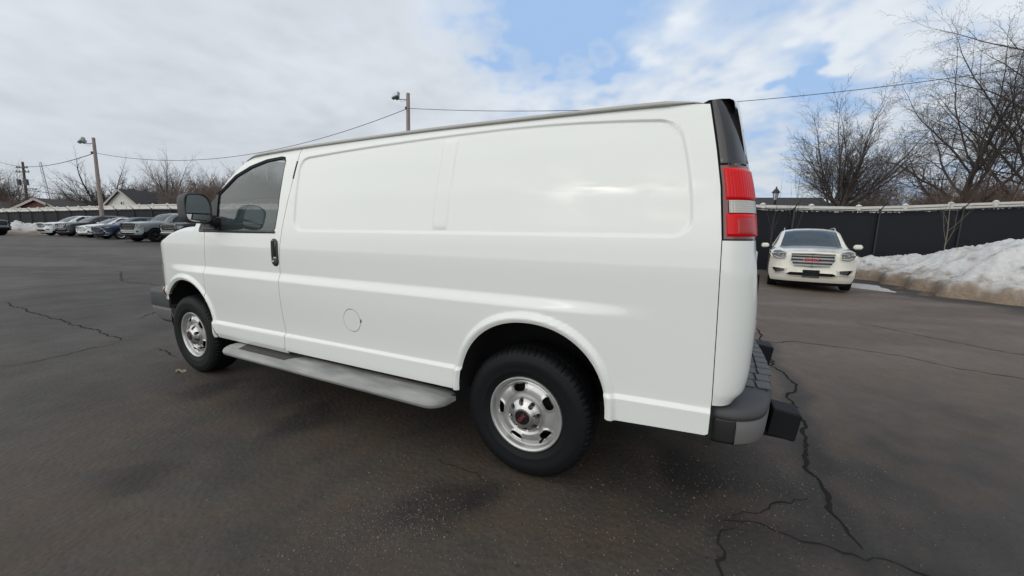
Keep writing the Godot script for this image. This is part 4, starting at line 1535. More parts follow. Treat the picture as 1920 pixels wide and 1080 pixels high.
func make_zl() -> void:
	var t := [[0.38, 0.955], [0.44, 0.985], [0.47, 0.997], [0.58, 0.993], [0.75, 0.991], [0.95, 0.987], [1.06, 0.985], [1.2, 0.984], [1.33, 0.978], [1.40, 0.970], [1.6, 0.938], [1.8, 0.893], [1.90, 0.863], [1.94, 0.845], [1.97, 0.825], [2.0, 0.80]]
	for i in 330:
		var y := 0.38 + i * 0.005
		var s := 0.0
		for k in 5:
			s += tab(t, y + (k - 2) * 0.012)
		ZL.append(s / 5.0)


func zl(y: float) -> float:
	var q: float = clamp((y - 0.38) / 0.005, 0.0, 327.0)
	var i := int(q)
	return lerp(ZL[i], ZL[i + 1], q - i)


func arch_d(x: float, y: float, cx: float, cy: float, r: float) -> float:
	var a: float = abs(x - cx) / r
	if y <= cy:
		return (a - 1.0) * r
	return (pow(pow(a, 2.12) + pow((y - cy) / r, 2.12), 1.0 / 2.12) - 1.0) * r


func rocker_y(x: float) -> float:
	return 0.591 + 0.0072 * (x + 1.9) if x < 0.0 else 0.601 + 0.034 * (x - 0.1)


func panel_sd(x: float, y: float) -> float:
	var top: float = 1.926 - (0.049 * pow((x + 0.25) / 0.9, 2.0) if x > -0.25 else 0.035 * pow((x + 0.25) / 1.43, 2.0))
	var lean: float = 0.075 * pow(max(y - 1.40, 0.0) / 0.44, 1.8)
	var xr := x + (lean * ss(-0.4, 0.7, x))
	var yy: float = 1.366 + (y - 1.366) * (0.545 / (top - 1.366))
	return rbox(Vector2(xr, yy), Vector2(-0.5305, 1.6385), Vector2(1.2955, 0.2725), 0.085)


func zside(x: float, y: float) -> float:
	var z := zl(y)
	# shoulder crease along the flank
	var amp := 0.019 * (1.0 - ss(0.05, 0.72, x)) * ss(-3.72, -3.25, x)
	z += amp * (1.0 - ss(0.988, 1.056, y)) * (0.25 + 0.75 * ss(0.60, 0.93, y))
	# rocker stands proud
	var ry := rocker_y(x)
	z += 0.015 * (1.0 - ss(ry - 0.014, ry + 0.006, y))
	# wheel lips
	var d1 := arch_d(x, y, 0.03, 0.497, 0.418)
	var d2 := arch_d(x, y, -3.36, 0.50, 0.412)
	var d: float = min(d1, d2)
	if d < 0.07:
		z += 0.017 * (1.0 - ss(0.030, 0.050, d)) - 0.014 * pow(1.0 - clamp(d / 0.022, 0.0, 1.0), 2.0)
	# sunken panel with its rib
	if y > 1.33 and x > -1.95:
		var ps := panel_sd(x, y)
		z -= 0.011 * (1.0 - ss(-0.014, 0.004, ps))
		if ps < 0.0:
			var rb := (1.0 - ss(0.042, 0.055, abs(x + 0.545 - 0.02 * ss(1.4, 1.9, y)))) * ss(-0.012, -0.05, ps)
			z += 0.0045 * rb
	# very slight barrel of the flank from front to rear
	z -= 0.006 * pow((x + 1.3) / 2.2, 2.0) * ss(-3.2, -2.6, x)
	return z


func arch_keep(x: float, y: float) -> float:
	return min(arch_d(x, y, 0.03, 0.497, 0.418), arch_d(x, y, -3.36, 0.50, 0.412))


const WIN := [Vector2(-3.085, 1.352), Vector2(-2.965, 1.553), Vector2(-2.82, 1.672), Vector2(-2.615, 1.803), Vector2(-2.43, 1.868), Vector2(-2.235, 1.907), Vector2(-2.055, 1.917), Vector2(-2.005, 1.908), Vector2(-1.985, 1.872), Vector2(-1.993, 1.70), Vector2(-2.0, 1.53), Vector2(-2.022, 1.39), Vector2(-2.04, 1.362), Vector2(-2.075, 1.345), Vector2(-2.5, 1.343), Vector2(-3.0, 1.345)]


func spaced(a: float, b: float, st: float, fine: Array) -> Array:
	# grid lines st apart, closer round the places in fine ([from, to, step])
	var o := []
	var x := a
	while x < b:
		o.append(x)
		var s := st
		for q in fine:
			if x >= q[0] - 1e-6 and x < q[1]:
				s = min(s, q[2])
		x += s
	o.append(b)
	return o


func side_parts(root: Node3D, far: bool) -> void:
	var sg := -1.0 if far else 1.0
	var k := 3.0 if far else 1.0
	var f := func(x, y): return Vector3(x, y, sg * zside(x, y))
	var fl := far
	var ys := spaced(0.40, 1.972, 0.014 * k, [[0.57, 0.63, 0.005 * k], [0.98, 1.06, 0.007 * k], [1.345, 1.385, 0.003 * k], [1.86, 1.93, 0.005 * k]])
	var fuel := Vector2(-1.247, 0.781)
	# body side behind the door
	var g := Geo.new()
	var xs := spaced(-2.01, 0.90, 0.014 * k, [[-1.84, -1.80, 0.003 * k], [-0.63, -0.46, 0.005 * k], [0.68, 0.79, 0.005 * k], [-0.46, -0.36, 0.008 * k], [0.4, 0.5, 0.008 * k]])
	g.patch(xs, ys, f, func(p, x, y):
		var q: float = min(x - stab(GAP_R, y) - 0.0028, tab(REAR_L, y) - 0.001 - x)
		q = min(q, arch_d(x, y, 0.03, 0.497, 0.418))
		q = min(q, tab(DRIP, x) - y)
		q = min(q, y - (0.462 + 0.004 * (x + 1.9) if x < 0.0 else 0.467 + 0.055 * (x - 0.03)))
		if not far:
			q = min(q, Vector2(x, y).distance_to(fuel) - 0.0795)
		return q, 0.03, fl)
	obj("side_panel", g, M.white_paint, root)
	# front door with its frame
	g = Geo.new()
	xs = spaced(-3.2, -1.83, 0.014 * k, [])
	g.patch(xs, ys, f, func(p, x, y):
		var q: float = stab(GAP_R, y) - 0.0028 - x
		if y < 1.347:
			q = min(q, x - stab(GAP_F, y) - 0.0025)
			q = min(q, y - 0.474)
		else:
			q = min(q, x - stab(PILLAR, y))
		q = min(q, tab(DRIP, x) - y)
		q = min(q, poly(WIN, Vector2(x, y)))
		q = min(q, arch_d(x, y, -3.36, 0.50, 0.412 + 0.001))
		return q, 0.03, fl)
	var door := obj("front_door", g, M.white_paint, root)
	# sill under the door
	g = Geo.new()
	g.patch(spaced(-2.90, -1.955, 0.03, []), steps(0.425, 0.470, 6), func(x, y): return Vector3(x, y, sg * (zside(x, y) - 0.006)), func(p, x, y): return y - 0.437, 0.05, fl)
	obj("sill", g, M.white_paint, root)
	# front wing, up to where the nose turns
	g = Geo.new()
	xs = spaced(-3.70, -2.87, 0.014 * k, [])
	g.patch(xs, ys, f, func(p, x, y):
		var q: float = stab(GAP_F, min(y, 1.345)) - 0.0025 - x
		q = min(q, arch_d(x, y, -3.36, 0.50, 0.412))
		q = min(q, stab(FENDER, x) - y)
		q = min(q, y - (0.70 if x < -3.36 else 0.44))
		return q, 0.03, fl)
	obj("front_wing", g, M.white_paint, root)
	# rounded shoulder from the wing to the bonnet, and the nose corner
	g = Geo.new()
	g.patch(steps(0, 1, 30), steps(0, PI / 2, 8), func(u, w):
		var x: float = lerp(-3.70, -2.99, u)
		var y0 := stab(FENDER, x)
		var z0 := zside(x, y0)
		return Vector3(x, y0 + 0.045 * sin(w) - 0.0, sg * (z0 - 0.10 * (1.0 - cos(w)))), null, 0.0, fl)
	g.patch(steps(0, PI / 2, 16), steps(0, 1, 30), func(u, w):
		var x := -3.70 - 0.34 * sin(u)
		var y: float = lerp(0.70, stab(FENDER, x) , w)
		return Vector3(x, y, sg * (zside(-3.70, y) - 0.42 * (1.0 - cos(u)))), null, 0.0, not fl)
	g.patch(steps(0, PI / 2, 16), steps(0, PI / 2, 6), func(u, w):
		var x := -3.70 - 0.34 * sin(u)
		var y := stab(FENDER, x)
		return Vector3(x + 0.10 * sin(u) * (1.0 - cos(w)), y + 0.045 * sin(w), sg * (zside(-3.70, y) - 0.42 * (1.0 - cos(u)) - 0.10 * cos(u) * (1.0 - cos(w)))), null, 0.0, not fl)
	obj("nose_corner", g, M.white_paint, root)
	# rubber and glass in the window opening
	g = Geo.new()
	xs = spaced(-3.12, -1.96, 0.016 * k, [])
	var wy := spaced(1.335, 1.93, 0.016 * k, [])
	g.patch(xs, wy, func(x, y): return Vector3(x, y, sg * (zside(x, y) - 0.006)), func(p, x, y):
		var s := poly(WIN, Vector2(x, y))
		return min(min(-s + 0.004, max(s + 0.017, -2.832 - x)), x + 2.85), 0.018, fl)
	var trim := obj("window_trim", g, M.black_plastic, door)
	g = Geo.new()
	g.patch(xs, wy, func(x, y): return Vector3(x, y, sg * (zside(x, y) - 0.003)), func(p, x, y): return min(-poly(WIN, Vector2(x, y)) - 0.004, -2.852 - x), 0.02, fl)
	obj("corner_sail", g, M.grey_plastic, door)
	g = Geo.new()
	g.patch([-2.856, -2.836, -2.818], spaced(1.345, 1.655, 0.02, []), func(x, y): return Vector3(x, y, sg * (zside(x, y) + (0.006 if absf(x + 2.836) < 0.005 else -0.004))), func(p, x, y): return -poly(WIN, Vector2(x, y)) - 0.002, 0.02, fl)
	obj("window_divider", g, M.black_satin, door)
	g = Geo.new()
	g.patch(xs, wy, func(x, y): return Vector3(x, y, sg * (zside(x, y) - 0.014)), func(p, x, y): return min(-poly(WIN, Vector2(x, y)) - 0.010, x + 2.84), 0.0, fl)
	obj("window_glass", g, M.glass, door)
	# belt rubber along the foot of the window
	g = Geo.new()
	g.patch(spaced(-3.06, -2.03, 0.03, []), [1.341, 1.350, 1.360, 1.368], func(x, y): return Vector3(x, y, sg * (zside(x, y) + (0.007 if y > 1.345 and y < 1.365 else -0.006))), null, 0.0, fl)
	obj("belt_rubber", g, M.black_satin, door)
	# handle
	g = Geo.new()
	var hc := Vector2(-2.040, 1.205)
	g.patch(steps(-2.09, -1.99, 26), steps(1.09, 1.32, 50), func(x, y):
		var s := rbox(Vector2(x, y), hc, Vector2(0.042, 0.103), 0.036)
		return Vector3(x, y, sg * (zside(x, y) + 0.010 * (1.0 - ss(-0.014, 0.0, s)) - 0.012 * (1.0 - ss(-0.022, -0.014, s)) * ss(1.15, 1.165, y))), func(p, x, y): return -rbox(Vector2(x, y), hc, Vector2(0.042, 0.103), 0.036), 0.012, fl)
	var hd := obj("door_handle", g, M.black_satin, door)
	g = Geo.new()
	g.box(Vector3(-2.034, 1.235, sg * (zside(-2.034, 1.235) + 0.014)), Vector3(0.034, 0.125, 0.016), Basis(), 0.007)
	g.lathe([Vector2(0.0, 0.014), Vector2(0.010, 0.014), Vector2(0.014, 0.010), Vector2(0.014, 0.0)], Vector3(-2.046, 1.138, sg * zside(-2.046, 1.138)), Basis(Vector3.RIGHT, PI / 2 * sg), 14)
	obj("grip", g, M.black_gloss, hd)
	g = Geo.new()
	g.lathe([Vector2(0.0, 0.018), Vector2(0.008, 0.017), Vector2(0.008, 0.010)], Vector3(-2.046, 1.138, sg * zside(-2.046, 1.138)), Basis(Vector3.RIGHT, PI / 2 * sg), 12)
	obj("lock", g, M.satin_metal, hd)
	if not far:
		g = Geo.new()
		g.patch(steps(-1.34, -1.15, 26), steps(0.69, 0.87, 26), func(x, y): return Vector3(x, y, zside(x, y) + 0.0006), func(p, x, y): return 0.0755 - Vector2(x, y).distance_to(fuel), 0.012)
		var fd := obj("fuel_door", g, M.white_paint, root)
		g = Geo.new()
		g.box(Vector3(-1.163, 0.785, zside(-1.163, 0.785)), Vector3(0.008, 0.022, 0.006), Basis(), 0.002)
		obj("hinge", g, M.black_plastic, fd)
	# roof gutter
	g = Geo.new()
	var prof := [Vector2(-0.004, -0.009), Vector2(0.012, -0.007), Vector2(0.016, 0.0), Vector2(0.014, 0.007), Vector2(0.008, 0.009), Vector2(0.007, 0.013), Vector2(0.002, 0.015), Vector2(-0.03, 0.014)]
	g.patch(steps(0, 1, 110), range(prof.size()), func(u, w):
		var x: float = lerp(-2.52, 0.765, u)
		var y: float = stab(DRIP, x) + 0.004
		var e: float = min(1.0, min(u, 1.0 - u) * 22.0)
		return Vector3(x, y + prof[w].y * e, sg * (zl(y) + prof[w].x * e)), null, 0.0, fl)
	obj("roof_gutter", g, M.rail, root)
	g = Geo.new()
	for q in 9:
		var ya: float = 1.745 + q * 0.014
		g.box(Vector3(stab(GAP_R, ya), ya, sg * (zside(stab(GAP_R, ya) - 0.01, ya) - 0.001)), Vector3(0.015, 0.0142, 0.006), Basis(), 0.001)
	obj("seam_rubber", g, M.black_plastic, root)
	# pillar return behind the windscreen edge
	g = Geo.new()
	g.patch(steps(1.335, 1.945, 24), steps(0, 1, 4), func(y, w):
		var x := stab(PILLAR, y)
		return Vector3(x - 0.012 * sin(w * PI) - 0.03 * w, y + 0.01 * w, sg * (zside(max(x, -3.15), y) - 0.075 * w)), null, 0.0, fl)
	obj("windscreen_pillar", g, M.white_paint, root)
	rear_corner(root, sg)


func rear_pt(t: float, y: float, sg: float, proud := 0.0) -> Vector3:
	var xl: float = tab(REAR_L, y) + 0.0025
	var xr := stab(REAR_R, y)
	var th := t * PI / 2
	var n := Vector2(sin(th), cos(th))
	return Vector3(xl + (xr - xl) * sin(th) + n.x * proud, y, sg * (zside(0.88, y) - 0.16 * (1.0 - cos(th)) + n.y * proud))


func rear_corner(root: Node3D, sg: float) -> void:
	var fl := sg < 0.0
	var g := Geo.new()
	g.patch(steps(0, 1, 24), steps(0.645, 1.355, 50), func(t, y):
		var p := rear_pt(t, y, sg)
		var r: float = ss(0.70, 0.645, y)
		return p + Vector3(-0.03 * r * t, 0.0, -sg * 0.008 * r), null, 0.0, fl)
	g.patch(steps(0, 1, 24), steps(0, 1, 3), func(t, w):
		var p := rear_pt(t, 0.645, sg) + Vector3(-0.03 * t, 0, -sg * 0.008)
		return p.lerp(Vector3(0.86, 0.64, sg * 0.80), w * 0.5), null, 0.0, not fl)
	obj("rear_corner_panel", g, M.white_paint, root)
	# tail lamp
	g = Geo.new()
	g.patch(steps(0.02, 1.0, 20), steps(1.361, 1.662, 14), func(t, y): return rear_pt(t, y, sg, 0.001), null, 0.0, fl)
	var lamp := obj("tail_lamp", g, M.lamp_edge, root)
	var ribs := func(t, y, y0, y1):
		var e: float = min(min(t - 0.07, 0.985 - t) / 0.03, min(y - y0, y1 - y) / 0.006)
		var ed: float = clamp(e, 0.0, 1.0)
		return rear_pt(t, y, sg, 0.001 + 0.006 * sqrt(ed) + 0.0011 * ed * absf(sin((t - 0.1) * 52.0)))
	g = Geo.new()
	g.patch(steps(0.07, 0.985, 150), steps(1.520, 1.651, 16), func(t, y): return ribs.call(t, y, 1.520, 1.651), null, 0.0, fl)
	obj("brake_lens", g, M.lamp_red, lamp)
	g = Geo.new()
	g.patch(steps(0.12, 0.985, 60), steps(1.4675, 1.5185, 24), func(t, y):
		var p: Vector3 = rear_pt(t, y, sg, 0.0045 + 0.0016 * absf(sin((t - 0.1) * 60.0)) + 0.0014 * absf(sin(y * 360.0)))
		return p, null, 0.0, fl)
	obj("reverse_lens", g, M.lamp_clear, lamp)
	g = Geo.new()
	g.patch(steps(0.07, 0.985, 60), steps(1.372, 1.466, 14), func(t, y):
		var e: float = clamp(min(min(t - 0.07, 0.985 - t) / 0.03, min(y - 1.372, 1.466 - y) / 0.006), 0.0, 1.0)
		return rear_pt(t, y, sg, 0.001 + 0.006 * sqrt(e)), null, 0.0, fl)
	obj("signal_lens", g, M.lamp_red, lamp)
	g = Geo.new()
	g.patch(steps(0.26, 0.66, 20), steps(1.382, 1.448, 10), func(t, y):
		var e: float = clamp(min(min(t - 0.26, 0.66 - t) / 0.03, min(y - 1.382, 1.448 - y) / 0.01), 0.0, 1.0)
		return rear_pt(t, y, sg, 0.0066 + 0.002 * e), null, 0.0, fl)
	obj("reflector", g, M.lamp_red_deep, lamp)
	# black cover above it
	g = Geo.new()
	g.patch(steps(0.03, 1.0, 22), steps(1.670, 1.945, 24), func(t, y): return rear_pt(t, y, sg, 0.004 * ss(0.03, 0.10, t) * ss(1.67, 1.676, y)), null, 0.0, fl)
	obj("corner_cover", g, M.black_gloss, root)
	# the seam between the side and the corner
	g = Geo.new()
	g.patch(steps(0.46, 1.95, 40), steps(0, 1, 2), func(y, w):
		var p := rear_pt(0.06 * w, y, sg, -0.012)
		return p + Vector3(-0.012 * (1.0 - w), 0, 0), null, 0.0, not fl)
	obj("seam", g, M.dark_cavity, root)


func wheel_meshes() -> Array:
	# [tyre, rim disc, cap, slot shade, badge, rim barrel, nuts, valve]
	var out := []
	# tyre: z local is outwards, profile from the inner to the outer bead
	var prof := [[-0.112, 0.222], [-0.124, 0.255], [-0.130, 0.300], [-0.124, 0.338], [-0.112, 0.358], [-0.102, 0.367], [-0.088, 0.3725], [-0.07, 0.3745], [-0.055, 0.375], [-0.048, 0.3745], [-0.043, 0.375], [-0.02, 0.3755], [0.0, 0.376], [0.02, 0.3755], [0.043, 0.375], [0.048, 0.3745], [0.055, 0.375], [0.07, 0.3745], [0.088, 0.3725], [0.102, 0.367], [0.112, 0.358], [0.118, 0.349], [0.124, 0.338], [0.1285, 0.318], [0.1305, 0.314], [0.131, 0.300], [0.1285, 0.280], [0.1245, 0.262], [0.1265, 0.256], [0.123, 0.248], [0.1165, 0.236], [0.112, 0.222]]
	var g := Geo.new()
	var na := 384
	g.patch(range(na + 1), range(prof.size()), func(u, w):
		var a: float = TAU * u / na
		var z: float = prof[w][0]
		var r: float = prof[w][1]
		var az: float = abs(z)
		if r > 0.352:
			var ph := fposmod(a * 66.0 / TAU + (0.25 if z > 0 else 0.75) + (0.4 if az < 0.05 else 0.0), 1.0)
			if ph < 0.26 and az > 0.052:
				r -= 0.009
			elif ph > 0.5 and ph < 0.62 and az > 0.075:
				r -= 0.006
			elif ph < 0.2 and az < 0.04:
				r -= 0.006
			if w == 9 or w == 15:
				r -= 0.008
		return Vector3(r * cos(a), r * sin(a), z))
	out.append(g.mesh())
	# steel disc with five windows
	var zp := [[0.0, -0.012], [0.07, -0.012], [0.092, -0.018], [0.105, -0.022], [0.125, -0.014], [0.145, -0.016], [0.168, -0.024], [0.182, -0.033], [0.190, -0.034], [0.1965, -0.012], [0.202, -0.003], [0.210, 0.001], [0.217, 0.0], [0.2195, -0.004], [0.2195, -0.02]]
	var hole := func(x: float, y: float) -> float:
		var best := 9.0
		for k in 5:
			var a := TAU * k / 5.0
			var q := Vector2(x, y).rotated(-a)
			# wider towards the rim
			var t: float = clamp((q.x - 0.130) / 0.05, 0.0, 1.0)
			best = min(best, rbox(q, Vector2(0.1535, 0), Vector2(0.0230, 0.032 + 0.012 * t), 0.019))
		return best
	g = Geo.new()
	g.patch(steps(0.0, 0.2195, 72), range(181), func(r, w):
		var a: float = TAU * w / 180.0
		var x: float = r * cos(a)
		var y: float = r * sin(a)
		var z := stab(zp, r)
		if r > 0.115 and r < 0.186:
			var h: float = hole.call(x, y)
			z += 0.0055 * (1.0 - ss(0.0, 0.014, h)) * (1.0 - ss(0.172, 0.184, r))
		return Vector3(x, y, z), func(p, r, w): return hole.call(p.x, p.y) if r > 0.1 else 0.02, 0.008)
	out.append(g.mesh())
	# centre cap with eight openings
	var cp := [[0.0, 0.030], [0.046, 0.030], [0.051, 0.0285], [0.058, 0.024], [0.085, 0.010], [0.094, 0.002], [0.1015, -0.012], [0.103, -0.026]]
	var slot := func(x: float, y: float) -> float:
		var best := 9.0
		for k in 8:
			var q := Vector2(x, y).rotated(-TAU * (k + 0.5) / 8.0)
			best = min(best, rbox(q, Vector2(0.081, 0), Vector2(0.0185, 0.0140), 0.0135))
		return best
	g = Geo.new()
	g.patch(steps(0.0, 0.103, 48), range(145), func(r, w):
		var a: float = TAU * w / 144.0
		return Vector3(r * cos(a), r * sin(a), stab(cp, r)), func(p, r, w): return slot.call(p.x, p.y) if r > 0.04 else 0.02, 0.022)
	out.append(g.mesh())
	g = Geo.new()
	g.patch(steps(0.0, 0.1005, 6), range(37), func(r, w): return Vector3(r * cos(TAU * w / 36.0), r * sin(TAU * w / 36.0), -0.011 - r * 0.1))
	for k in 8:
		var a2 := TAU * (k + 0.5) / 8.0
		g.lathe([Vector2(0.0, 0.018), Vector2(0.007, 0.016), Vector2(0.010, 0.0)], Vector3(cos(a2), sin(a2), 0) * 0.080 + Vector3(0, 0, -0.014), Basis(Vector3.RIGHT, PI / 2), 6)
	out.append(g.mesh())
	g = Geo.new()
	g.lathe([Vector2(0.0, 0.0345), Vector2(0.039, 0.0345), Vector2(0.043, 0.031), Vector2(0.043, 0.028)], Vector3.ZERO, Basis(Vector3.RIGHT, PI / 2), 40)
	out.append(g.mesh())
	g = Geo.new()
	g.lathe([Vector2(0.2195, -0.02), Vector2(0.205, -0.03), Vector2(0.19, -0.05), Vector2(0.185, -0.16), Vector2(0.20, -0.20), Vector2(0.219, -0.21)], Vector3.ZERO, Basis(Vector3.RIGHT, PI / 2), 48)
	g.lathe([Vector2(0.0, -0.085), Vector2(0.15, -0.09), Vector2(0.15, -0.17), Vector2(0.0, -0.18)], Vector3.ZERO, Basis(Vector3.RIGHT, PI / 2), 32)
	out.append(g.mesh())
	g = Geo.new()
	var va := -0.16
	g.tube([Vector3(cos(va), sin(va), 0) * 0.166 + Vector3(0, 0, -0.05), Vector3(cos(va), sin(va), 0) * 0.164 + Vector3(0, 0, 0.012)], [0.0055, 0.0055], 8)
	g.tube([Vector3(cos(va), sin(va), 0) * 0.164 + Vector3(0, 0, 0.004), Vector3(cos(va), sin(va), 0) * 0.1635 + Vector3(0, 0, 0.016)], [0.0085, 0.0075], 8)
	out.append(g.mesh())
	return out


func text_mesh(s: String, size: float, depth: float, called := "Droid Sans") -> TextMesh:
	var t := TextMesh.new()
	var f := SystemFont.new()
	f.font_names = PackedStringArray([called])
	f.font_weight = 700
	t.font = f
	t.text = s
	t.font_size = 64
	t.pixel_size = size / 46.0
	t.depth = depth
	t.curve_step = 2.0
	return t


func build_van() -> void:
	make_zl()
	var root := thing("cargo_van", "large white windowless cargo van parked in the middle of the lot", "van")
	side_parts(root, false)
	side_parts(root, true)
	# roof
	var g := Geo.new()
	g.patch(steps(-2.5, 0.80, 40), steps(-1, 1, 28), func(x, w):
		var y: float = stab(DRIP, x) + 0.006
		return Vector3(x, y + 0.125 * (1.0 - pow(abs(w), 2.4)), w * (zl(y) - 0.012)), null, 0.0, true)
	obj("roof", g, M.white_paint, root)
	# windscreen
	g = Geo.new()
	g.patch(steps(0, 1, 16), steps(-1, 1, 24), func(u, w):
		var y: float = lerp(1.34, 1.93, u)
		var x: float = stab(PILLAR, min(y, 1.94)) - 0.045 - lerp(0.22, 0.12, u) * (1.0 - w * w)
		return Vector3(x, y + 0.05 * (1.0 - w * w), w * (zl(y) - 0.075)), null, 0.0, true)
	obj("windscreen", g, M.glass_tint, root)
	g = Geo.new()
	g.patch(steps(0, 1, 8), steps(-1, 1, 24), func(u, w):
		var x0: float = stab(PILLAR, 1.94) - 0.045 - 0.12 * (1.0 - w * w)
		return Vector3(lerp(x0, -2.49, u), lerp(1.935 + 0.05 * (1.0 - w * w), stab(DRIP, -2.49) + 0.006 + 0.125 * (1.0 - pow(abs(w), 2.4)), u), w * (0.77 + 0.06 * u)), null, 0.0, true)
	obj("roof_header", g, M.white_paint, root)
	# bonnet, cowl, nose
	g = Geo.new()
	g.patch(steps(0, 1, 24), steps(-1, 1, 28), func(u, w):
		var x: float = lerp(-4.03 + 0.10 * w * w * w * w, -3.18, u)
		var zw: float = lerp(0.50, 0.885, ss(0.0, 0.42, u))
		return Vector3(x, stab(FENDER, x) + 0.045 + 0.035 * (1.0 - w * w) - 0.05 * pow(1.0 - u, 6.0), w * zw), null, 0.0, true)
	obj("bonnet", g, M.white_paint, root)
	g = Geo.new()
	g.patch(steps(-3.42, -2.96, 8), steps(-1, 1, 20), func(x, w): return Vector3(x - 0.12 * (1.0 - w * w), 1.372 + 0.03 * (1.0 - w * w) - 0.05 * ss(-3.3, -3.42, x), w * 0.93), null, 0.0, true)
	obj("cowl", g, M.black_plastic, root)
	for s in [-1, 1]:
		g = Geo.new()
		g.tube([Vector3(-3.38, 1.40, 0.55 * s + 0.2), Vector3(-3.22, 1.46, 0.25 * s + 0.2), Vector3(-3.19, 1.47, 0.45 * s + 0.2)], [0.012, 0.01, 0.007], 5)
		obj("wiper", g, M.black_plastic, root)
	g = Geo.new()
	g.patch(steps(0.70, 1.16, 14), steps(-1, 1, 20), func(y, w): return Vector3(-4.03 - 0.03 * (1.0 - w * w), y, w * 0.57))
	obj("nose_panel", g, M.white_paint, root)
	var gr := Geo.new()
	for k in 4:
		gr.box(Vector3(-4.075, 0.83 + 0.08 * k, 0), Vector3(0.03, 0.03, 0.94), Basis(), 0.008)
	gr.box(Vector3(-4.07, 0.79, 0), Vector3(0.02, 0.02, 1.0))
	gr.box(Vector3(-4.07, 1.11, 0), Vector3(0.02, 0.03, 1.0))
	var grille := obj("grille", gr, M.chrome, root)
	var gb := Geo.new()
	gb.box(Vector3(-4.062, 0.95, 0), Vector3(0.01, 0.30, 0.96))
	obj("grille_back", gb, M.dark_cavity, grille)
	for s in [-1.0, 1.0]:
		g = Geo.new()
		g.patch(steps(0.12, 0.98, 12), steps(0.80, 1.04, 10), func(u, y):
			var th: float = (1.0 - u) * PI / 2
			return Vector3(-3.70 - 0.345 * sin(th) - 0.004, y, s * (zside(-3.7, y) - 0.42 * (1.0 - cos(th)) + 0.006)), func(p, u, y): return min(u - 0.25, 0.72 - u + (y - 0.86) * 1.0), 0.01, s < 0)
		var hl := obj("headlight", g, M.lamp_clear, root)
		g = Geo.new()
		g.patch(steps(0.62, 0.93, 6), steps(0.73, 0.82, 6), func(u, y):
			var th: float = (1.0 - u) * PI / 2
			return Vector3(-3.70 - 0.345 * sin(th) - 0.006, y, s * (zside(-3.7, y) - 0.42 * (1.0 - cos(th)) + 0.007)), null, 0.0, s < 0)
		obj("side_marker", g, M.lamp_amber, hl)
	# front bumper: dark upper, grey lower
	var plan_f := func(t: float) -> Vector2:
		# t -1..1 across; x, z
		var a: float = abs(t)
		if a > 0.55:
			var th := (a - 0.55) / 0.45 * PI / 2
			return Vector2(-4.31 + 0.19 * (1.0 - cos(th)), sign(t) * (0.72 + 0.245 * sin(th)))
		return Vector2(-4.31 - 0.03 * (1.0 - pow(a / 0.55, 2.0)), t / 0.55 * 0.72)
	var strip := func(q: Geo, prof: Array) -> void:
		q.patch(steps(-1, 1, 56), range(prof.size()), func(t, w):
			var p: Vector2 = plan_f.call(t)
			var c: Vector2 = Vector2(-3.72, 0.0)
			var n := Vector2(-1, 0) if abs(t) < 0.55 else Vector2(-cos((abs(t) - 0.55) / 0.45 * PI / 2), sign(t) * sin((abs(t) - 0.55) / 0.45 * PI / 2))
			var r: Vector2 = p + n * prof[w].x
			return Vector3(r.x, prof[w].y, r.y))
		# return to the wheel arch
		for s in [-1.0, 1.0]:
			q.patch(steps(0, 1, 3), range(prof.size()), func(t, w): return Vector3(-4.12 + 0.34 * t, prof[w].y, s * (0.965 + prof[w].x)), null, 0.0, s > 0)
			var pts := []
			for w in prof:
				pts.append(Vector3(-3.78, w.y, s * (0.965 + w.x)))
			q.flat(pts, Vector3(1, 0, 0))
	g = Geo.new()
	strip.call(g, [Vector2(-0.25, 0.775), Vector2(-0.04, 0.772), Vector2(-0.008, 0.760), Vector2(0.0, 0.735), Vector2(0.004, 0.605), Vector2(-0.03, 0.60)])
	var fb := obj("front_bumper", g, M.grey_plastic, root)
	g = Geo.new()
	strip.call(g, [Vector2(-0.03, 0.602), Vector2(-0.006, 0.598), Vector2(-0.004, 0.57), Vector2(-0.03, 0.47), Vector2(-0.075, 0.42), Vector2(-0.25, 0.415)])
	obj("bumper_valance", g, M.grey_cap, fb)
	# rear bumper
	var rb := [Vector2(0.90, 0.945), Vector2(0.93, 0.955), Vector2(1.00, 0.945), Vector2(1.07, 0.90), Vector2(1.115, 0.83), Vector2(1.15, 0.70), Vector2(1.185, 0.50), Vector2(1.20, 0.25), Vector2(1.205, 0.0)]
	var rpath := []
	for p in rb:
		rpath.append(p)
	for i in range(rb.size() - 2, -1, -1):
		rpath.append(Vector2(rb[i].x, -rb[i].y))
	var rstrip := func(i0: int, i1: int, prof: Array, called: String, m: Material, parent: Node) -> Node:
		var q := Geo.new()
		var idx := []
		for i in range(i0 * 4, i1 * 4 + 1):
			idx.append(i / 4.0)
		q.patch(idx, range(prof.size()), func(t, w):
			var i: int = min(int(t), rpath.size() - 2)
			var u: float = t - i
			var a: Vector2 = rpath[max(i - 1, 0)]
			var b: Vector2 = rpath[i]
			var c: Vector2 = rpath[i + 1]
			var d: Vector2 = rpath[min(i + 2, rpath.size() - 1)]
			var p := b.cubic_interpolate(c, a, d, u)
			var tn := ((c - a) * (1 - u) + (d - b) * u).normalized()
			var n := Vector2(-tn.y, tn.x)
			if n.dot(p - Vector2(0.5, 0)) < 0.0:
				n = -n
			p += n * prof[w].x
			return Vector3(p.x, prof[w].y, p.y), null, 0.0, true)
		return obj(called, q, m, parent)
	var last := rpath.size() - 1
	var low := [Vector2(-0.06, 0.452), Vector2(-0.015, 0.455), Vector2(0.0, 0.475), Vector2(0.004, 0.53), Vector2(0.0, 0.575), Vector2(-0.012, 0.578)]
	var rbp: Node = rstrip.call(2, last - 2, low, "rear_bumper", M.grey_cap, root)
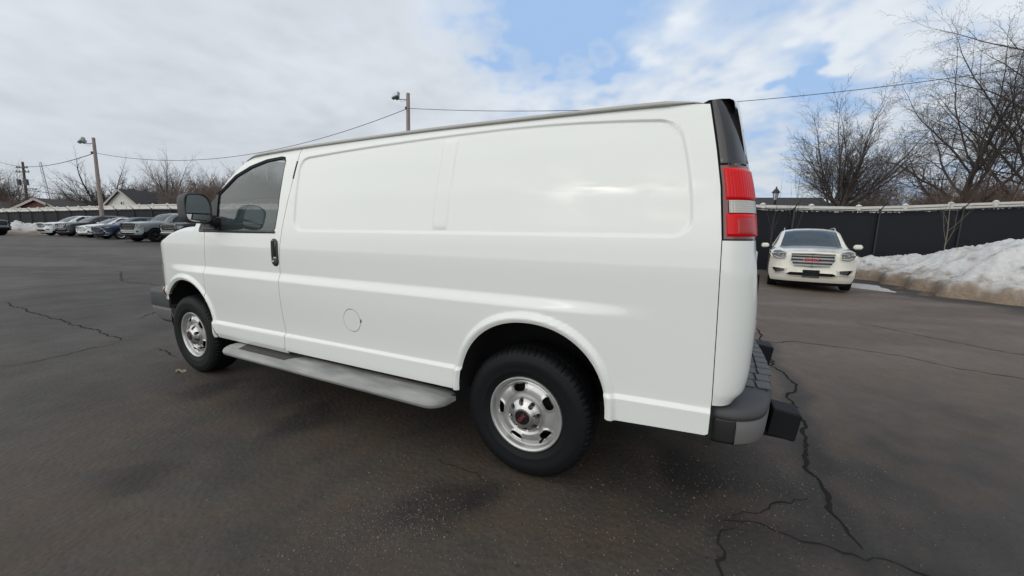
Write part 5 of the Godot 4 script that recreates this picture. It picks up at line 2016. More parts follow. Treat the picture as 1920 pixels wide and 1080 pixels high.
	rstrip.call(0, 2, [Vector2(-0.06, 0.452), Vector2(-0.02, 0.458), Vector2(-0.004, 0.48), Vector2(-0.002, 0.57), Vector2(-0.012, 0.578)], "bumper_end", M.black_satin, rbp)
	rstrip.call(last - 2, last, [Vector2(-0.06, 0.452), Vector2(-0.02, 0.458), Vector2(-0.004, 0.48), Vector2(-0.002, 0.57), Vector2(-0.012, 0.578)], "bumper_end", M.black_satin, rbp)
	rstrip.call(0, last, [Vector2(-0.012, 0.576), Vector2(0.004, 0.580), Vector2(0.007, 0.600), Vector2(-0.004, 0.622), Vector2(-0.025, 0.632), Vector2(-0.10, 0.634), Vector2(-0.22, 0.63)], "bumper_step", M.grey_plastic, rbp)
	var padm := Geo.new()
	padm.box(Vector3.ZERO, Vector3(0.062, 0.010, 0.088), Basis(), 0.004)
	var pm := padm.mesh()
	pm.surface_set_material(0, M.mid_grey)
	for iz in 12:
		for ix in 2:
			var z := 0.60 - iz * 0.105
			var xx: float = 1.10 + ix * 0.070 - 0.035 * pow(z / 0.62, 2.0) + (0.012 if abs(z) < 0.4 else 0.0)
			inst("step_pad", pm, rbp, Transform3D(Basis(), Vector3(xx, 0.638, z)))
	for q in [[1.232, 0.470, 0.585, 0.13], [1.268, 0.52, -0.42, 0.13]]:
		g = Geo.new()
		g.box(Vector3(q[0], q[1], q[2]), Vector3(0.118, 0.142, q[3]), Basis(Vector3.FORWARD, 0.12) , 0.008)
		obj("dock_block", g, M.black_plastic, root)
	# rear doors
	for s in [-1.0, 1.0]:
		g = Geo.new()
		g.patch(steps(0.655, 1.93, 40), steps(0, 1, 22), func(y, w):
			var z: float = lerp(0.832, 0.004, w)
			var x: float = stab(REAR_R, y) - 0.013 + 0.014 * sqrt(clamp(w / 0.06, 0.0, 1.0)) + 0.020 * w - 0.04 * ss(0.72, 0.655, y)
			return Vector3(x, y, s * z), func(p, y, w): return rbox(Vector2(y, w), Vector2(1.60, 0.52), Vector2(0.235, 0.38), 0.05), 0.02, s > 0)
		var rd := obj("rear_door", g, M.white_paint, root)
		g = Geo.new()
		g.patch(steps(1.35, 1.85, 20), steps(0.1, 0.94, 20), func(y, w):
			var z: float = lerp(0.832, 0.004, w)
			return Vector3(stab(REAR_R, y) + 0.001 + 0.020 * w + 0.002, y, s * z), func(p, y, w): return -rbox(Vector2(y, w), Vector2(1.60, 0.52), Vector2(0.245, 0.39), 0.05), 0.01, s > 0)
		obj("rear_window", g, M.glass_dark, rd)
		for y in [0.98, 1.28]:
			g = Geo.new()
			g.box(Vector3(stab(REAR_R, y) - 0.012, y, s * 0.80), Vector3(0.03, 0.07, 0.06), Basis(), 0.010)
			obj("hinge", g, M.white_paint, rd)
	g = Geo.new()
	for k in 3:
		g.box(Vector3(1.118, 0.80 - 0.055 * k, 0.46), Vector3(0.012, 0.035, 0.16), Basis(), 0.004)
	g = Geo.new()
	g.box(Vector3(1.135, 1.05, -0.06), Vector3(0.05, 0.16, 0.05), Basis(), 0.012)
	obj("rear_handle", g, M.black_plastic, root)
	# spoiler over the rear doors
	g = Geo.new()
	g.patch(steps(-0.83, 0.83, 48), range(12), func(z, w):
		var sx: float = [0.785, 0.79, 0.81, 0.85, 0.885, 0.90, 0.906, 0.908, 0.903, 0.89, 0.87, 0.785][w]
		var sy: float = [1.930, 1.950, 1.957, 1.957, 1.953, 1.945, 1.930, 1.905, 1.895, 1.90, 1.925, 1.930][w]
		var e: float = pow(abs(z) / 0.83, 8.0)
		return Vector3(sx - 0.02 * e, sy - 0.010 * e + 0.06 * (1.0 - pow(abs(z) / 0.83, 2.0)), z))
	obj("spoiler", g, M.black_gloss, root)
	# running boards
	for s in [-1.0, 1.0]:
		g = Geo.new()
		var nx := 90
		var sec := []
		for k in 21:
			var a := TAU * k / 20.0
			sec.append(Vector2(signf(cos(a)) * pow(abs(cos(a)), 0.75), signf(sin(a)) * pow(abs(sin(a)), 0.8)))
		g.patch(steps(0, 1, nx), range(21), func(u, w):
			var x: float = lerp(-2.70, -0.445, u)
			var e: float = min(u, 1.0 - u) * 2.255
			var rd := sqrt(clamp(1.0 - pow(1.0 - min(e / 0.13, 1.0), 2.2), 0.0, 1.0))
			var zc: float = lerp(0.97, 1.018, rd)
			return Vector3(x, 0.385 + sec[w].y * 0.038 * (0.35 + 0.65 * rd), s * (zc + sec[w].x * 0.112 * rd + 0.0001)), null, 0.0, s < 0)
		var bd := obj("running_board", g, M.running_board, root)
		g = Geo.new()
		for k in 7:
			g.box(Vector3(-2.18, 0.4235 - 0.0006 * abs(k - 3), s * (0.972 + k * 0.0165)), Vector3(0.70 - 0.02 * k, 0.006, 0.0125), Basis(), 0.0025)
		obj("tread_mat", g, M.tread_mat, bd)
		g = Geo.new()
		for x in [-2.5, -1.6, -0.7]:
			g.box(Vector3(x, 0.385, s * 0.85), Vector3(0.06, 0.03, 0.22))
		obj("board_bracket", g, M.black_plastic, bd)
	# door mirrors
	for s in [-1.0, 1.0]:
		# the head is a rounded shell, open to the rear; local a across (outwards), b up, x forwards
		var hc := Vector3(-2.72, 1.530, s * 1.140)
		g = Geo.new()
		var outl := func(t: float, k: float) -> Vector2:
			var a := t * TAU
			var ca := cos(a)
			var sa := sin(a)
			var r := Vector2(signf(ca) * pow(abs(ca), 0.52) * 0.089, signf(sa) * pow(abs(sa), 0.52) * 0.112)
			# upper inner corner is cut rounder
			if r.x < 0.0 and r.y > 0.0:
				r = r.lerp(Vector2(ca * 0.089, sa * 0.112), 0.55)
			return r * k
		g.patch(steps(0, 1, 48), range(9), func(t, w):
			var dx: float = [0.035, 0.045, 0.045, 0.02, -0.02, -0.07, -0.10, -0.118, -0.125][w]
			var k: float = [0.90, 0.93, 1.0, 1.03, 1.03, 0.97, 0.82, 0.5, 0.0][w]
			var o: Vector2 = outl.call(t, k)
			return hc + Vector3(dx, o.y, s * o.x), null, 0.0, s > 0)
		var mr := obj("door_mirror", g, M.mirror_shell, root)
		g = Geo.new()
		g.patch(steps(0, 1, 48), steps(0.0, 1.0, 5), func(t, k):
			var o: Vector2 = outl.call(t, k * 0.92)
			return hc + Vector3(0.030, o.y, s * o.x), null, 0.0, s > 0)
		obj("mirror_back", g, M.black_plastic, mr)
		for part in 2:
			g = Geo.new()
			g.patch(steps(-1, 1, 24), steps(-1, 1, 24), func(a, b):
				var y: float = b * 0.108
				var z: float = a * 0.085
				return hc + Vector3(0.034 + (0.002 if part == 0 else 0.004 - 0.010 * (a * a + pow((b + 0.62) / 0.35, 2.0)) * 0.3), y, s * z) + Vector3(z * s * 0.0, 0, 0), func(p, a, b):
				var y: float = b * 0.108
				var z: float = a * 0.085
				var best := 1e9
				# inside the shell outline
				var aa := atan2(y / 0.112, z / 0.089) / TAU
				var o: Vector2 = outl.call(aa, 0.90)
				var q := o.length() - Vector2(z, y).length()
				return min(q, (y + 0.036) if part == 0 else (-0.043 - y)), 0.0, s > 0)
			obj("mirror_glass" if part == 0 else "wide_angle_glass", g, M.mirror, mr)
		g = Geo.new()
		g.box(hc + Vector3(0.045, -0.0395, 0), Vector3(0.008, 0.007, 0.155), Basis(), 0.002)
		obj("mirror_bar", g, M.black_plastic, mr)
		g = Geo.new()
		g.tube([hc + Vector3(-0.01, -0.085, -s * 0.06), Vector3(-2.78, 1.425, s * 1.05), Vector3(-2.80, 1.415, s * 0.97)], [0.040, 0.044, 0.05], 10)
		g.tube([hc + Vector3(-0.03, -0.045, -s * 0.06), Vector3(-2.80, 1.462, s * 1.05), Vector3(-2.82, 1.455, s * 0.965)], [0.026, 0.028, 0.03], 10)
		g.box(Vector3(-2.88, 1.415, s * 0.968), Vector3(0.24, 0.115, 0.03), Basis(Vector3.RIGHT, -s * 0.12), 0.012)
		obj("mirror_arm", g, M.black_satin, mr)
	# wheels
	var wm := wheel_meshes()
	var mats := [M.tyre, M.wheel_silver, M.cap_metal, M.dark_cavity, M.black_gloss, M.dark_cavity, M.black_plastic]
	for i in wm.size():
		wm[i].surface_set_material(0, mats[i])
	var tm := text_mesh("GMC", 0.019, 0.002)
	for q in [[0.0, 1.0, 0.575, 0.9], [-3.43, 1.0, 0.75, 0.9], [0.0, -1.0, 0.3, 0.0], [-3.43, -1.0, 1.2, 0.0]]:
		var wn := Node3D.new()
		wn.transform = Transform3D(Basis(Vector3.UP, 0.0 if q[1] > 0 else PI), Vector3(q[0], 0.376, q[1] * 0.955))
		put(wn, "wheel", root)
		var spin := Transform3D(Basis(Vector3.BACK, q[2]), Vector3.ZERO)
		var ty := inst("tyre", wm[0], wn, Transform3D(spin.basis, Vector3(0, 0, -0.116)))
		inst("rim", wm[1], wn, spin)
		inst("centre_cap", wm[2], wn, spin)
		inst("cap_shade", wm[3], wn, spin)
		inst("badge", wm[4], wn, spin)
		inst("rim_barrel", wm[5], wn, spin)
		inst("valve", wm[6], wn, Transform3D(Basis(Vector3.BACK, q[2] + 4.0 * TAU / 5.0 - 0.05), Vector3.ZERO))
		var tx := inst("letters", tm, wn, Transform3D(Basis(Vector3.BACK, q[3]), Vector3(0, 0, 0.0350)))
		tx.material_override = M.red_worn
	# wheel houses, floor and chassis
	for x in [0.03, -3.36]:
		for s in [-1.0, 1.0]:
			g = Geo.new()
			g.patch(steps(-0.15, PI + 0.15, 24), [0.0, 0.2, 0.4, 0.44], func(a, w):
				var r: float = 0.445 if w < 0.42 else 0.05
				return Vector3(x + r * cos(a), 0.49 + r * sin(a) * (1.0 if w < 0.42 else 0.5), s * (0.955 - w)), null, 0.0, s > 0)
			obj("wheel_house", g, M.dark_cavity, root)
	g = Geo.new()
	g.box(Vector3(-1.65, 0.52, 0), Vector3(2.40, 0.10, 1.78))
	g.box(Vector3(-1.45, 0.50, 0), Vector3(5.0, 0.07, 1.28))
	g.box(Vector3(-1.15, 0.36, -0.45), Vector3(1.2, 0.24, 0.5), Basis(), 0.05)
	g.box(Vector3(-1.2, 0.40, 0.45), Vector3(5.0, 0.14, 0.10))
	g.box(Vector3(-1.2, 0.40, -0.45), Vector3(5.0, 0.14, 0.10))
	g.box(Vector3(0.70, 0.55, 0), Vector3(0.42, 0.10, 1.78))
	g.tube([Vector3(0, 0.376, -0.75), Vector3(0, 0.376, 0.75)], [0.06, 0.06], 10)
	g.tube([Vector3(-3.43, 0.376, -0.75), Vector3(-3.43, 0.376, 0.75)], [0.05, 0.05], 10)
	g.box(Vector3(0, 0.33, 0), Vector3(0.30, 0.22, 0.34), Basis(), 0.08)
	g.box(Vector3(-3.4, 0.46, 0), Vector3(0.7, 0.24, 0.7))
	obj("chassis", g, M.black_plastic, root)
	# cab: seats, dash, wheel, and the bulkhead behind them
	g = Geo.new()
	g.box(Vector3(-1.72, 1.19, 0), Vector3(0.03, 1.34, 1.62))
	obj("bulkhead", g, M.interior, root)
	g = Geo.new()
	g.box(Vector3(-2.98, 1.12, 0), Vector3(0.40, 0.42, 1.72), Basis(), 0.08)
	g.box(Vector3(-2.4, 0.62, 0), Vector3(1.2, 0.06, 1.8))
	obj("dashboard", g, M.interior, root)
	for s in [-1.0, 1.0]:
		g = Geo.new()
		g.box(Vector3(-2.20, 0.92, s * 0.50), Vector3(0.52, 0.16, 0.52), Basis(), 0.06)
		g.box(Vector3(-1.94, 1.25, s * 0.50), Vector3(0.14, 0.62, 0.50), Basis(Vector3.FORWARD, -0.16), 0.06)
		g.box(Vector3(-1.885, 1.63, s * 0.50), Vector3(0.09, 0.17, 0.26), Basis(Vector3.FORWARD, -0.12), 0.04)
		obj("seat", g, M.seat_cloth, root)
	g = Geo.new()
	var sw := []
	var swr := []
	for k in 25:
		var a := TAU * k / 24.0
		sw.append(Vector3(-2.62 + 0.17 * sin(a) * 0.45, 1.28 + 0.17 * sin(a) * 0.9, 0.50 + 0.19 * cos(a)))
		swr.append(0.014)
	g.tube(sw, swr, 6, false)
	g.tube([Vector3(-2.62, 1.28, 0.5), Vector3(-2.85, 1.15, 0.5)], [0.05, 0.03], 8)
	obj("steering_wheel", g, M.black_plastic, root)


# ------------------------------------------------------------------ parked cars
# a car in its own axes: x back from the nose, y up, z across; z > 0 is on the driver's side
func car_wheel(root: Node3D, meshes: Array, mats: Array, x: float, z: float, r: float, side: float) -> void:
	var wn := Node3D.new()
	wn.transform = Transform3D(Basis(Vector3.UP, 0.0 if side > 0 else PI), Vector3(x, r, z * side))
	put(wn, "wheel", root)
	inst("tyre", meshes[0], wn)
	inst("rim", meshes[1], wn)
	inst("brake", meshes[2], wn)


func car_wheel_meshes(r: float, rr: float, wd: float, spokes: int, dark: bool) -> Array:
	var g := Geo.new()
	var pr := [[-wd, rr], [-wd - 0.01, lerp(rr, r, 0.5)], [-wd * 0.9, r - 0.012], [-wd * 0.7, r], [wd * 0.0 - 0.1, r], [-0.03, r - 0.002], [-0.012, r - 0.014], [0.0, lerp(rr, r, 0.55)], [-0.012, rr + 0.004], [-0.02, rr]]
	g.patch(range(49), range(pr.size()), func(u, w): return Vector3(pr[w][1] * cos(TAU * u / 48.0), pr[w][1] * sin(TAU * u / 48.0), pr[w][0]))
	var tyre := g.mesh()
	g = Geo.new()
	g.patch(steps(0.0, rr, 18), range(121), func(q, w):
		var a: float = TAU * w / 120.0
		return Vector3(q * cos(a), q * sin(a), -0.03 - 0.025 * ss(rr * 0.2, rr * 0.9, q) + 0.035 * ss(rr * 0.86, rr * 0.97, q) + 0.012 * ss(rr * 0.3, rr * 0.1, q)), func(p, q, w):
		if q < rr * 0.24 or q > rr * 0.90:
			return 0.03
		var a := fposmod(TAU * w / 120.0, TAU / spokes) - PI / spokes
		return 0.5 * rr * (0.075 + 0.09 * (q / rr)) - abs(a) * q * 0.62, 0.02)
	var rim := g.mesh()
	g = Geo.new()
	g.lathe([Vector2(0.0, -0.07), Vector2(rr * 0.7, -0.075), Vector2(rr * 0.72, -0.10), Vector2(rr * 0.98, -0.11), Vector2(rr * 0.98, -0.03)], Vector3.ZERO, Basis(Vector3.RIGHT, PI / 2), 24)
	var br := g.mesh()
	tyre.surface_set_material(0, M.tyre)
	rim.surface_set_material(0, M.wheel_dark if dark else M.satin_metal)
	br.surface_set_material(0, M.dark_cavity)
	return [tyre, rim, br]


# sp holds the tables that make one body: see build_cars
func make_car(called: String, label: String, category: String, group: String, at: Transform3D, sp: Dictionary) -> Node3D:
	var root := thing(called, label, category, at, group)
	var W: float = sp.half
	var fine: float = sp.get("fine", 1.0)
	var paint: Material = sp.paint
	var nose := func(z: float) -> float:
		var s: float = abs(z) / W
		return sp.bow * s * s + sp.corner * pow(s, sp.get("cpow", 5.0))
	var body := func(u: float, t: float) -> Vector3:
		# t: 0 sill .. 1 waist .. 2 shoulder .. 3 roof edge .. 4 middle
		var top := stab(sp.top, u)
		var belt := stab(sp.belt, u)
		var wr: float = stab(sp.wr, u)
		var edge: float = max(top - sp.crown, belt + 0.004)
		var taper := stab(sp.taper, u)
		var sill: float = stab(sp.sill, u)
		var pts := [Vector2(W - 0.075, sill), Vector2(W - 0.012, lerp(sill, belt, 0.22)), Vector2(W, lerp(sill, belt, 0.52)), Vector2(W - 0.035, belt), Vector2(wr + 0.03, edge - 0.045), Vector2(wr - 0.05, edge), Vector2(wr * 0.5, lerp(edge, top, 0.8)), Vector2(0, top)]
		if edge < belt + 0.10:
			pts[4] = Vector2(lerp(W - 0.035, wr, 0.35), lerp(belt, edge, 0.5))
			pts[5] = Vector2(lerp(W - 0.035, wr, 0.75), edge)
		var ts := [0.0, 0.5, 1.0, 2.0, 2.8, 3.0, 3.5, 4.0]
		var i := 0
		while i < 6 and t > ts[i + 1]:
			i += 1
		var f: float = clamp((t - ts[i]) / (ts[i + 1] - ts[i]), 0.0, 1.0)
		var p: Vector2 = pts[i].lerp(pts[i + 1], f)
		if i == 2:
			p = p + Vector2(0.006 * sin(f * PI), 0)
		var z := p.x * taper
		var pull: float = 1.0 - ss(0.0, 1.1, u)
		var x: float = u + (nose.call(z) + tab(sp.rake, p.y)) * pull
		return Vector3(x, p.y, z)
	var arch := func(p: Vector3) -> float:
		var q: float = min(Vector2(p.x - sp.axle1, p.y - sp.r).length(), Vector2(p.x - sp.axle2, p.y - sp.r).length()) - sp.r * sp.get("arch", 1.13)
		return q
	# glass regions: windows on the side by polygon, windscreen between two places on x
	var side_glass := func(p: Vector3, u: float, t: float) -> float:
		# positive inside a window
		if t < 1.9 or t > 3.0:
			return -1.0
		var best := -1.0
		for w in sp.windows:
			best = max(best, -poly(w, Vector2(u, p.y)))
		return best
	var screen := func(p: Vector3, u: float, t: float) -> float:
		if t < 2.8:
			return -1.0
		return min(min(u - sp.ws[0], sp.ws[1] - u), stab(sp.wr, u) - 0.075 - abs(p.z))
	var us := spaced(0.0, sp.len, 0.07 * fine, [[sp.ws[0] - 0.1, sp.ws[1] + 0.2, 0.035 * fine], [0.0, 0.25, 0.04 * fine]] + sp.get("finex", []))
	var ts2 := steps(0, 2, int(12 / fine)) + steps(2.06, 2.94, int(14 / fine)) + steps(3, 4, int(9 / fine))
	var keep := func(p: Vector3, u: float, t: float) -> float:
		var q: float = arch.call(p) if t < 2.0 else 1.0
		return min(q, min(-side_glass.call(p, u, t), -screen.call(p, u, t)))
	var mir := func(f: Callable, s: float) -> Callable:
		return func(u, t):
			var p: Vector3 = f.call(u, t)
			return Vector3(p.x, p.y, p.z * s)
	var g := Geo.new()
	for s in [1.0, -1.0]:
		g.patch(us, ts2, mir.call(body, s), func(p, u, t): return keep.call(Vector3(p.x, p.y, abs(p.z)), u, t), 0.035, s < 0)
	# tail
	g.patch(ts2, steps(-1, 1, 6), func(t, w):
		var p: Vector3 = body.call(sp.len, t)
		return Vector3(p.x + 0.03 * (1.0 - w * w), p.y, p.z * w))
	obj("body", g, paint, root)
	# nose, cut out for lamps and grilles
	var front := func(t: float, w: float) -> Vector3:
		var p: Vector3 = body.call(0.0, t)
		var z := p.z * w
		return Vector3(nose.call(z) + tab(sp.rake, p.y), p.y, z)
	var fr := func(z: float, y: float, inset: float) -> Vector3:
		var d: float = (nose.call(z + 0.01) - nose.call(z - 0.01)) / 0.02
		var n := Vector2(1.0, -d).normalized()
		return Vector3(nose.call(z) + tab(sp.rake, y) + n.x * inset, y, z + n.y * inset)
	var holes := []
	for k in ["grille", "intake"]:
		if sp.has(k):
			holes.append(sp[k])
	for k in ["lamps", "fogs"]:
		if sp.has(k):
			holes.append(sp[k])
	var cut := func(p: Vector3) -> float:
		var best := 1.0
		for h in holes:
			best = min(best, poly(h, Vector2(abs(p.z), p.y)))
		return best
	g = Geo.new()
	var tn := steps(0, 2, int(30 / fine)) + steps(2.15, 4, int(12 / fine))
	g.patch(tn, steps(-1, 1, int(72 / fine)), front, func(p, t, w): return cut.call(p), 0.05)
	obj("nose", g, paint, root)
	var face := func(called_: String, shape: Array, inset: float, m: Material, parent: Node, n: int, flange := 0.0) -> Node:
		var lo := Vector2(9, 9)
		var hi := Vector2(-9, -9)
		for v in shape:
			lo = lo.min(v)
			hi = hi.max(v)
		var out: Node = null
		for s in ([1.0] if lo.x <= 0.01 else [1.0, -1.0]):
			var q := Geo.new()
			var zs: Array = steps(-hi.x - 0.01, hi.x + 0.01, n * 2) if lo.x <= 0.01 else steps(s * (lo.x - 0.01), s * (hi.x + 0.01), n)
			q.patch(zs, steps(lo.y - 0.01, hi.y + 0.01, n), func(z, y): return fr.call(z, y, inset), func(p, z, y): return -poly(shape, Vector2(abs(z), y)) + 0.002, flange, s > 0)
			out = obj(called_, q, m, parent)
		return out
	if sp.has("grille"):
		var gb: Node = face.call("grille", sp.grille, 0.045, sp.get("grille_mat", M.dark_cavity), root, 14)
		var lo := 9.0
		var hi := -9.0
		for v in sp.grille:
			lo = min(lo, v.y)
			hi = max(hi, v.y)
		for k in sp.bars:
			var y: float = lerp(lo, hi, (k + 0.5) / sp.bars)
			var hb: float = (hi - lo) / sp.bars * 0.5 * sp.get("bar_fill", 0.6)
			var q := Geo.new()
			q.patch(spaced(-0.8, 0.8, 0.02, []), [-1.0, -0.8, -0.3, 0.3, 0.8, 1.0], func(z, w): return fr.call(z, y + hb * w, 0.028 - 0.018 * sqrt(1.0 - min(w * w, 1.0))), func(p, z, w): return -poly(sp.grille, Vector2(abs(z), y)) - 0.006, 0.0, true)
			obj("grille_bar", q, sp.bar_mat, gb)
		# frame round the grille
		var fg := Geo.new()
		for s in [1.0, -1.0]:
			var pts := []
			var rad := []
			for k in sp.grille.size():
				var a: Vector2 = sp.grille[k]
				var b: Vector2 = sp.grille[(k + 1) % sp.grille.size()]
				if a.x < 0.01 and b.x < 0.01:
					continue
				for j in 7:
					var c := a.lerp(b, j / 6.0)
					pts.append(fr.call(c.x * s, c.y, 0.004))
					rad.append(sp.get("frame", 0.012))
			fg.tube(pts, rad, 6)
		obj("grille_frame", fg, sp.get("frame_mat", sp.bar_mat), gb)
	if sp.has("intake"):
		face.call("intake", sp.intake, 0.05, M.dark_cavity, root, 10)
	if sp.has("lamps"):
		for s in [1.0, -1.0]:
			var lo2 := Vector2(9, 9)
			var hi2 := Vector2(-9, -9)
			for v in sp.lamps:
				lo2 = lo2.min(v)
				hi2 = hi2.max(v)
			var q := Geo.new()
			q.patch(steps(s * (lo2.x - 0.01), s * (hi2.x + 0.01), 16), steps(lo2.y - 0.01, hi2.y + 0.01, 16), func(z, y): return fr.call(z, y, 0.05), func(p, z, y): return -poly(sp.lamps, Vector2(abs(z), y)) + 0.002, 0.0, s > 0)
			var hl := obj("headlight", q, sp.get("lamp_mat", M.grille_metal), root)
			q = Geo.new()
			q.patch(steps(s * (lo2.x - 0.01), s * (hi2.x + 0.01), 16), steps(lo2.y - 0.01, hi2.y + 0.01, 16), func(z, y): return fr.call(z, y, 0.003), func(p, z, y): return -poly(sp.lamps, Vector2(abs(z), y)) - 0.001, 0.0, s > 0)
			obj("lens", q, M.glass_lamp, hl)
			for c in sp.get("bulbs", []):
				q = Geo.new()
				var at2: Vector3 = fr.call(c[0] * s, c[1], 0.034)
				q.lathe([Vector2(0.0, 0.0), Vector2(c[2] * 0.7, 0.004), Vector2(c[2], 0.018), Vector2(c[2] * 1.1, 0.022)], at2, Basis(Vector3.BACK, PI / 2), 16)
				obj("bulb", q, M.grille_metal, hl)
			if sp.has("drl"):
				q = Geo.new()
				var dp := []
				var dr := []
				for v in sp.drl:
					dp.append(fr.call(v.x * s, v.y, 0.02))
					dr.append(0.012)
				q.tube(dp, dr, 6)
				obj("running_light", q, M.lens_pale, hl)
	if sp.has("fogs"):
		face.call("fog_lamp", sp.fogs, 0.03, M.black_gloss, root, 8)
	if sp.has("plate"):
		g = Geo.new()
		g.box(fr.call(0.0, sp.plate[1], -0.02), Vector3(0.02, sp.plate[3], sp.plate[2]), Basis(), 0.004)
		obj("plate", g, M.mid_grey if sp.get("plate_pale", false) else M.black_plastic, root)
	if sp.has("trims"):
		for tr in sp.trims:
			for s in [1.0, -1.0]:
				g = Geo.new()
				var pts := []
				var rad := []
				for k in tr[0].size() - 1:
					for j in 6:
						var c: Vector2 = tr[0][k].lerp(tr[0][k + 1], j / 5.0)
						pts.append(fr.call(c.x * s, c.y, 0.0))
						rad.append(tr[1])
				g.tube(pts, rad, 6)
				obj("trim", g, tr[2], root)
	# dark lower skirt
	g = Geo.new()
	var sk: float = sp.get("skirt", 0.0)
	for s in [1.0, -1.0]:
		g.patch(us, steps(0, 0.75, 6), func(u, t):
			var p: Vector3 = body.call(u, t)
			return Vector3(p.x, p.y - 0.04 * (1.0 - t), (p.z + 0.008) * s), func(p, u, t): return min(arch.call(p) + 0.03, max(sk - p.y, arch.call(p) * -1.0 + 0.055) if sk > 0.0 else -1.0), 0.02, s < 0)
	g.patch(steps(-1, 1, 30), steps(0, 1, 4), func(w, t): return fr.call(w * (W - 0.08) * tab(sp.taper, 0.0), stab(sp.sill, 0.0) + 0.01 - 0.10 * t, 0.03 + 0.10 * t))
	obj("cladding", g, M.black_plastic, root)
	# glass
	for s in [1.0, -1.0]:
		for w in sp.windows:
			g = Geo.new()
			g.patch(us, steps(1.95, 3.0, 16), func(u, t):
				var p: Vector3 = body.call(u, t)
				return Vector3(p.x, p.y, (p.z - 0.010) * s), func(p, u, t): return -poly(w, Vector2(u, p.y)) + 0.004, 0.0, s < 0)
			obj("side_window", g, M.glass_dark, root)
	g = Geo.new()
	for s in [1.0, -1.0]:
		g.patch(us, steps(2.8, 4.0, 14), func(u, t):
			var p: Vector3 = body.call(u, t)
			return Vector3(p.x + 0.004, p.y - 0.010, p.z * s), func(p, u, t): return screen.call(Vector3(p.x, p.y, abs(p.z)), u, t) + 0.004, 0.0, s < 0)
	obj("windscreen", g, M.glass_tint, root)
	# mirrors
	for s in [1.0, -1.0]:
		g = Geo.new()
		var mp: Vector2 = sp.mirror
		var zz: float = W - 0.03
		g.box(Vector3(mp.x, mp.y + 0.02, s * (zz + 0.17)), Vector3(0.12, sp.get("mirror_h", 0.14), 0.22), Basis(Vector3.UP, s * 0.15), 0.045)
		var mo := obj("wing_mirror", g, sp.get("mirror_mat", paint), root)
		g = Geo.new()
		g.box(Vector3(mp.x + 0.01, mp.y - 0.035, s * (zz + 0.04)), Vector3(0.07, 0.04, 0.16), Basis(), 0.015)
		obj("mirror_foot", g, M.black_plastic, mo)
	# roof rails
	if sp.get("rails", false):
		for s in [1.0, -1.0]:
			g = Geo.new()
			var pts := []
			var rad := []
			for k in 13:
				var u: float = lerp(float(sp.ws[1]) + 0.25, float(sp.len) - 0.9, k / 12.0)
				var y: float = stab(sp.top, u) - sp.crown + 0.055 * sin(min(1.0, min(k, 12 - k) / 2.0) * PI / 2) + 0.0
				pts.append(Vector3(u, y, s * (stab(sp.wr, u) - 0.05)))
				rad.append(0.018)
			g.tube(pts, rad, 6)
			obj("roof_rail", g, M.satin_metal, root)
	# cabin
	g = Geo.new()
	g.box(Vector3((sp.ws[0] + sp.cab_end) * 0.5 + 0.2, 0.62, 0), Vector3(sp.cab_end - sp.ws[0] - 0.5, 0.55, W * 1.72))
	g.box(Vector3(sp.ws[0] + 0.35, stab(sp.belt, sp.ws[0] + 0.3) - 0.10, 0), Vector3(0.5, 0.2, W * 1.6), Basis(), 0.05)
	obj("interior", g, M.interior, root)
	for s in [1.0, -1.0]:
		for k in sp.seats:
			g = Geo.new()
			var by: float = stab(sp.belt, k)
			g.box(Vector3(k, by - 0.1, s * 0.4), Vector3(0.14, 0.62, 0.48), Basis(Vector3.FORWARD, -0.15), 0.05)
			g.box(Vector3(k + 0.06, by + 0.30, s * 0.4), Vector3(0.09, 0.17, 0.26), Basis(), 0.04)
			obj("seat", g, M.seat_cloth, root)
	# underside and wheel houses
	g = Geo.new()
	g.box(Vector3(sp.len * 0.5, 0.36, 0), Vector3(sp.len - 0.9, 0.16, W * 1.35))
	for x in [sp.axle1, sp.axle2]:
		for s in [1.0, -1.0]:
			g.patch(steps(0, PI, 12), [0.0, 0.3], func(a, w): return Vector3(x + sp.r * 1.15 * cos(a), sp.r + sp.r * 1.15 * sin(a), s * (W - 0.04 - w)))
			g.box(Vector3(x, 0.55, s * (W - 0.42)), Vector3(sp.r * 2.2, 0.6, 0.05))
	obj("underbody", g, M.dark_cavity, root)
	var wm := car_wheel_meshes(sp.r, sp.rr, 0.23, sp.spokes, sp.get("dark_rims", false))
	for x in [sp.axle1, sp.axle2]:
		for s in [1.0, -1.0]:
			car_wheel(root, wm, [], x, W - 0.02, sp.r, s)
	# door seams and handles
	for s in [1.0, -1.0]:
		for x in sp.seams:
			g = Geo.new()
			g.patch([-0.004, 0.004], steps(0.3, 2.0, 14), func(q, t):
				var p: Vector3 = body.call(x + q, t)
				return Vector3(p.x, p.y, (p.z + 0.0025) * s), func(p, q, t): return arch.call(p) - 0.02)
			obj("door_seam", g, M.dark_cavity, root)
			g = Geo.new()
			var hp: Vector3 = body.call(x - 0.16, 1.72)
			g.box(Vector3(hp.x, hp.y, s * (hp.z + 0.014)), Vector3(0.19, 0.034, 0.028), Basis(), 0.012)
			obj("door_handle", g, sp.get("handle_mat", paint), root)
	return root


# a car standing on the lot: nose at (l, d), heading given on the lot
func parked(l: float, d: float, head: Vector2) -> Transform3D:
	var h := (RGT * head.x + FWD * head.y).normalized()
	var x: Vector3 = -h
	var z := x.cross(Vector3.UP)
	var b := Basis(x, Vector3.UP, z)
	var p0 := lot(l, d)
	var q := ld(p0 - h * 3.6)
	var dy := ground_h(q.x, q.y) - p0.y
	x = (x * 3.6 + Vector3(0, dy, 0)).normalized()
	b = Basis(x, z.cross(x), z)
	return Transform3D(b, p0)


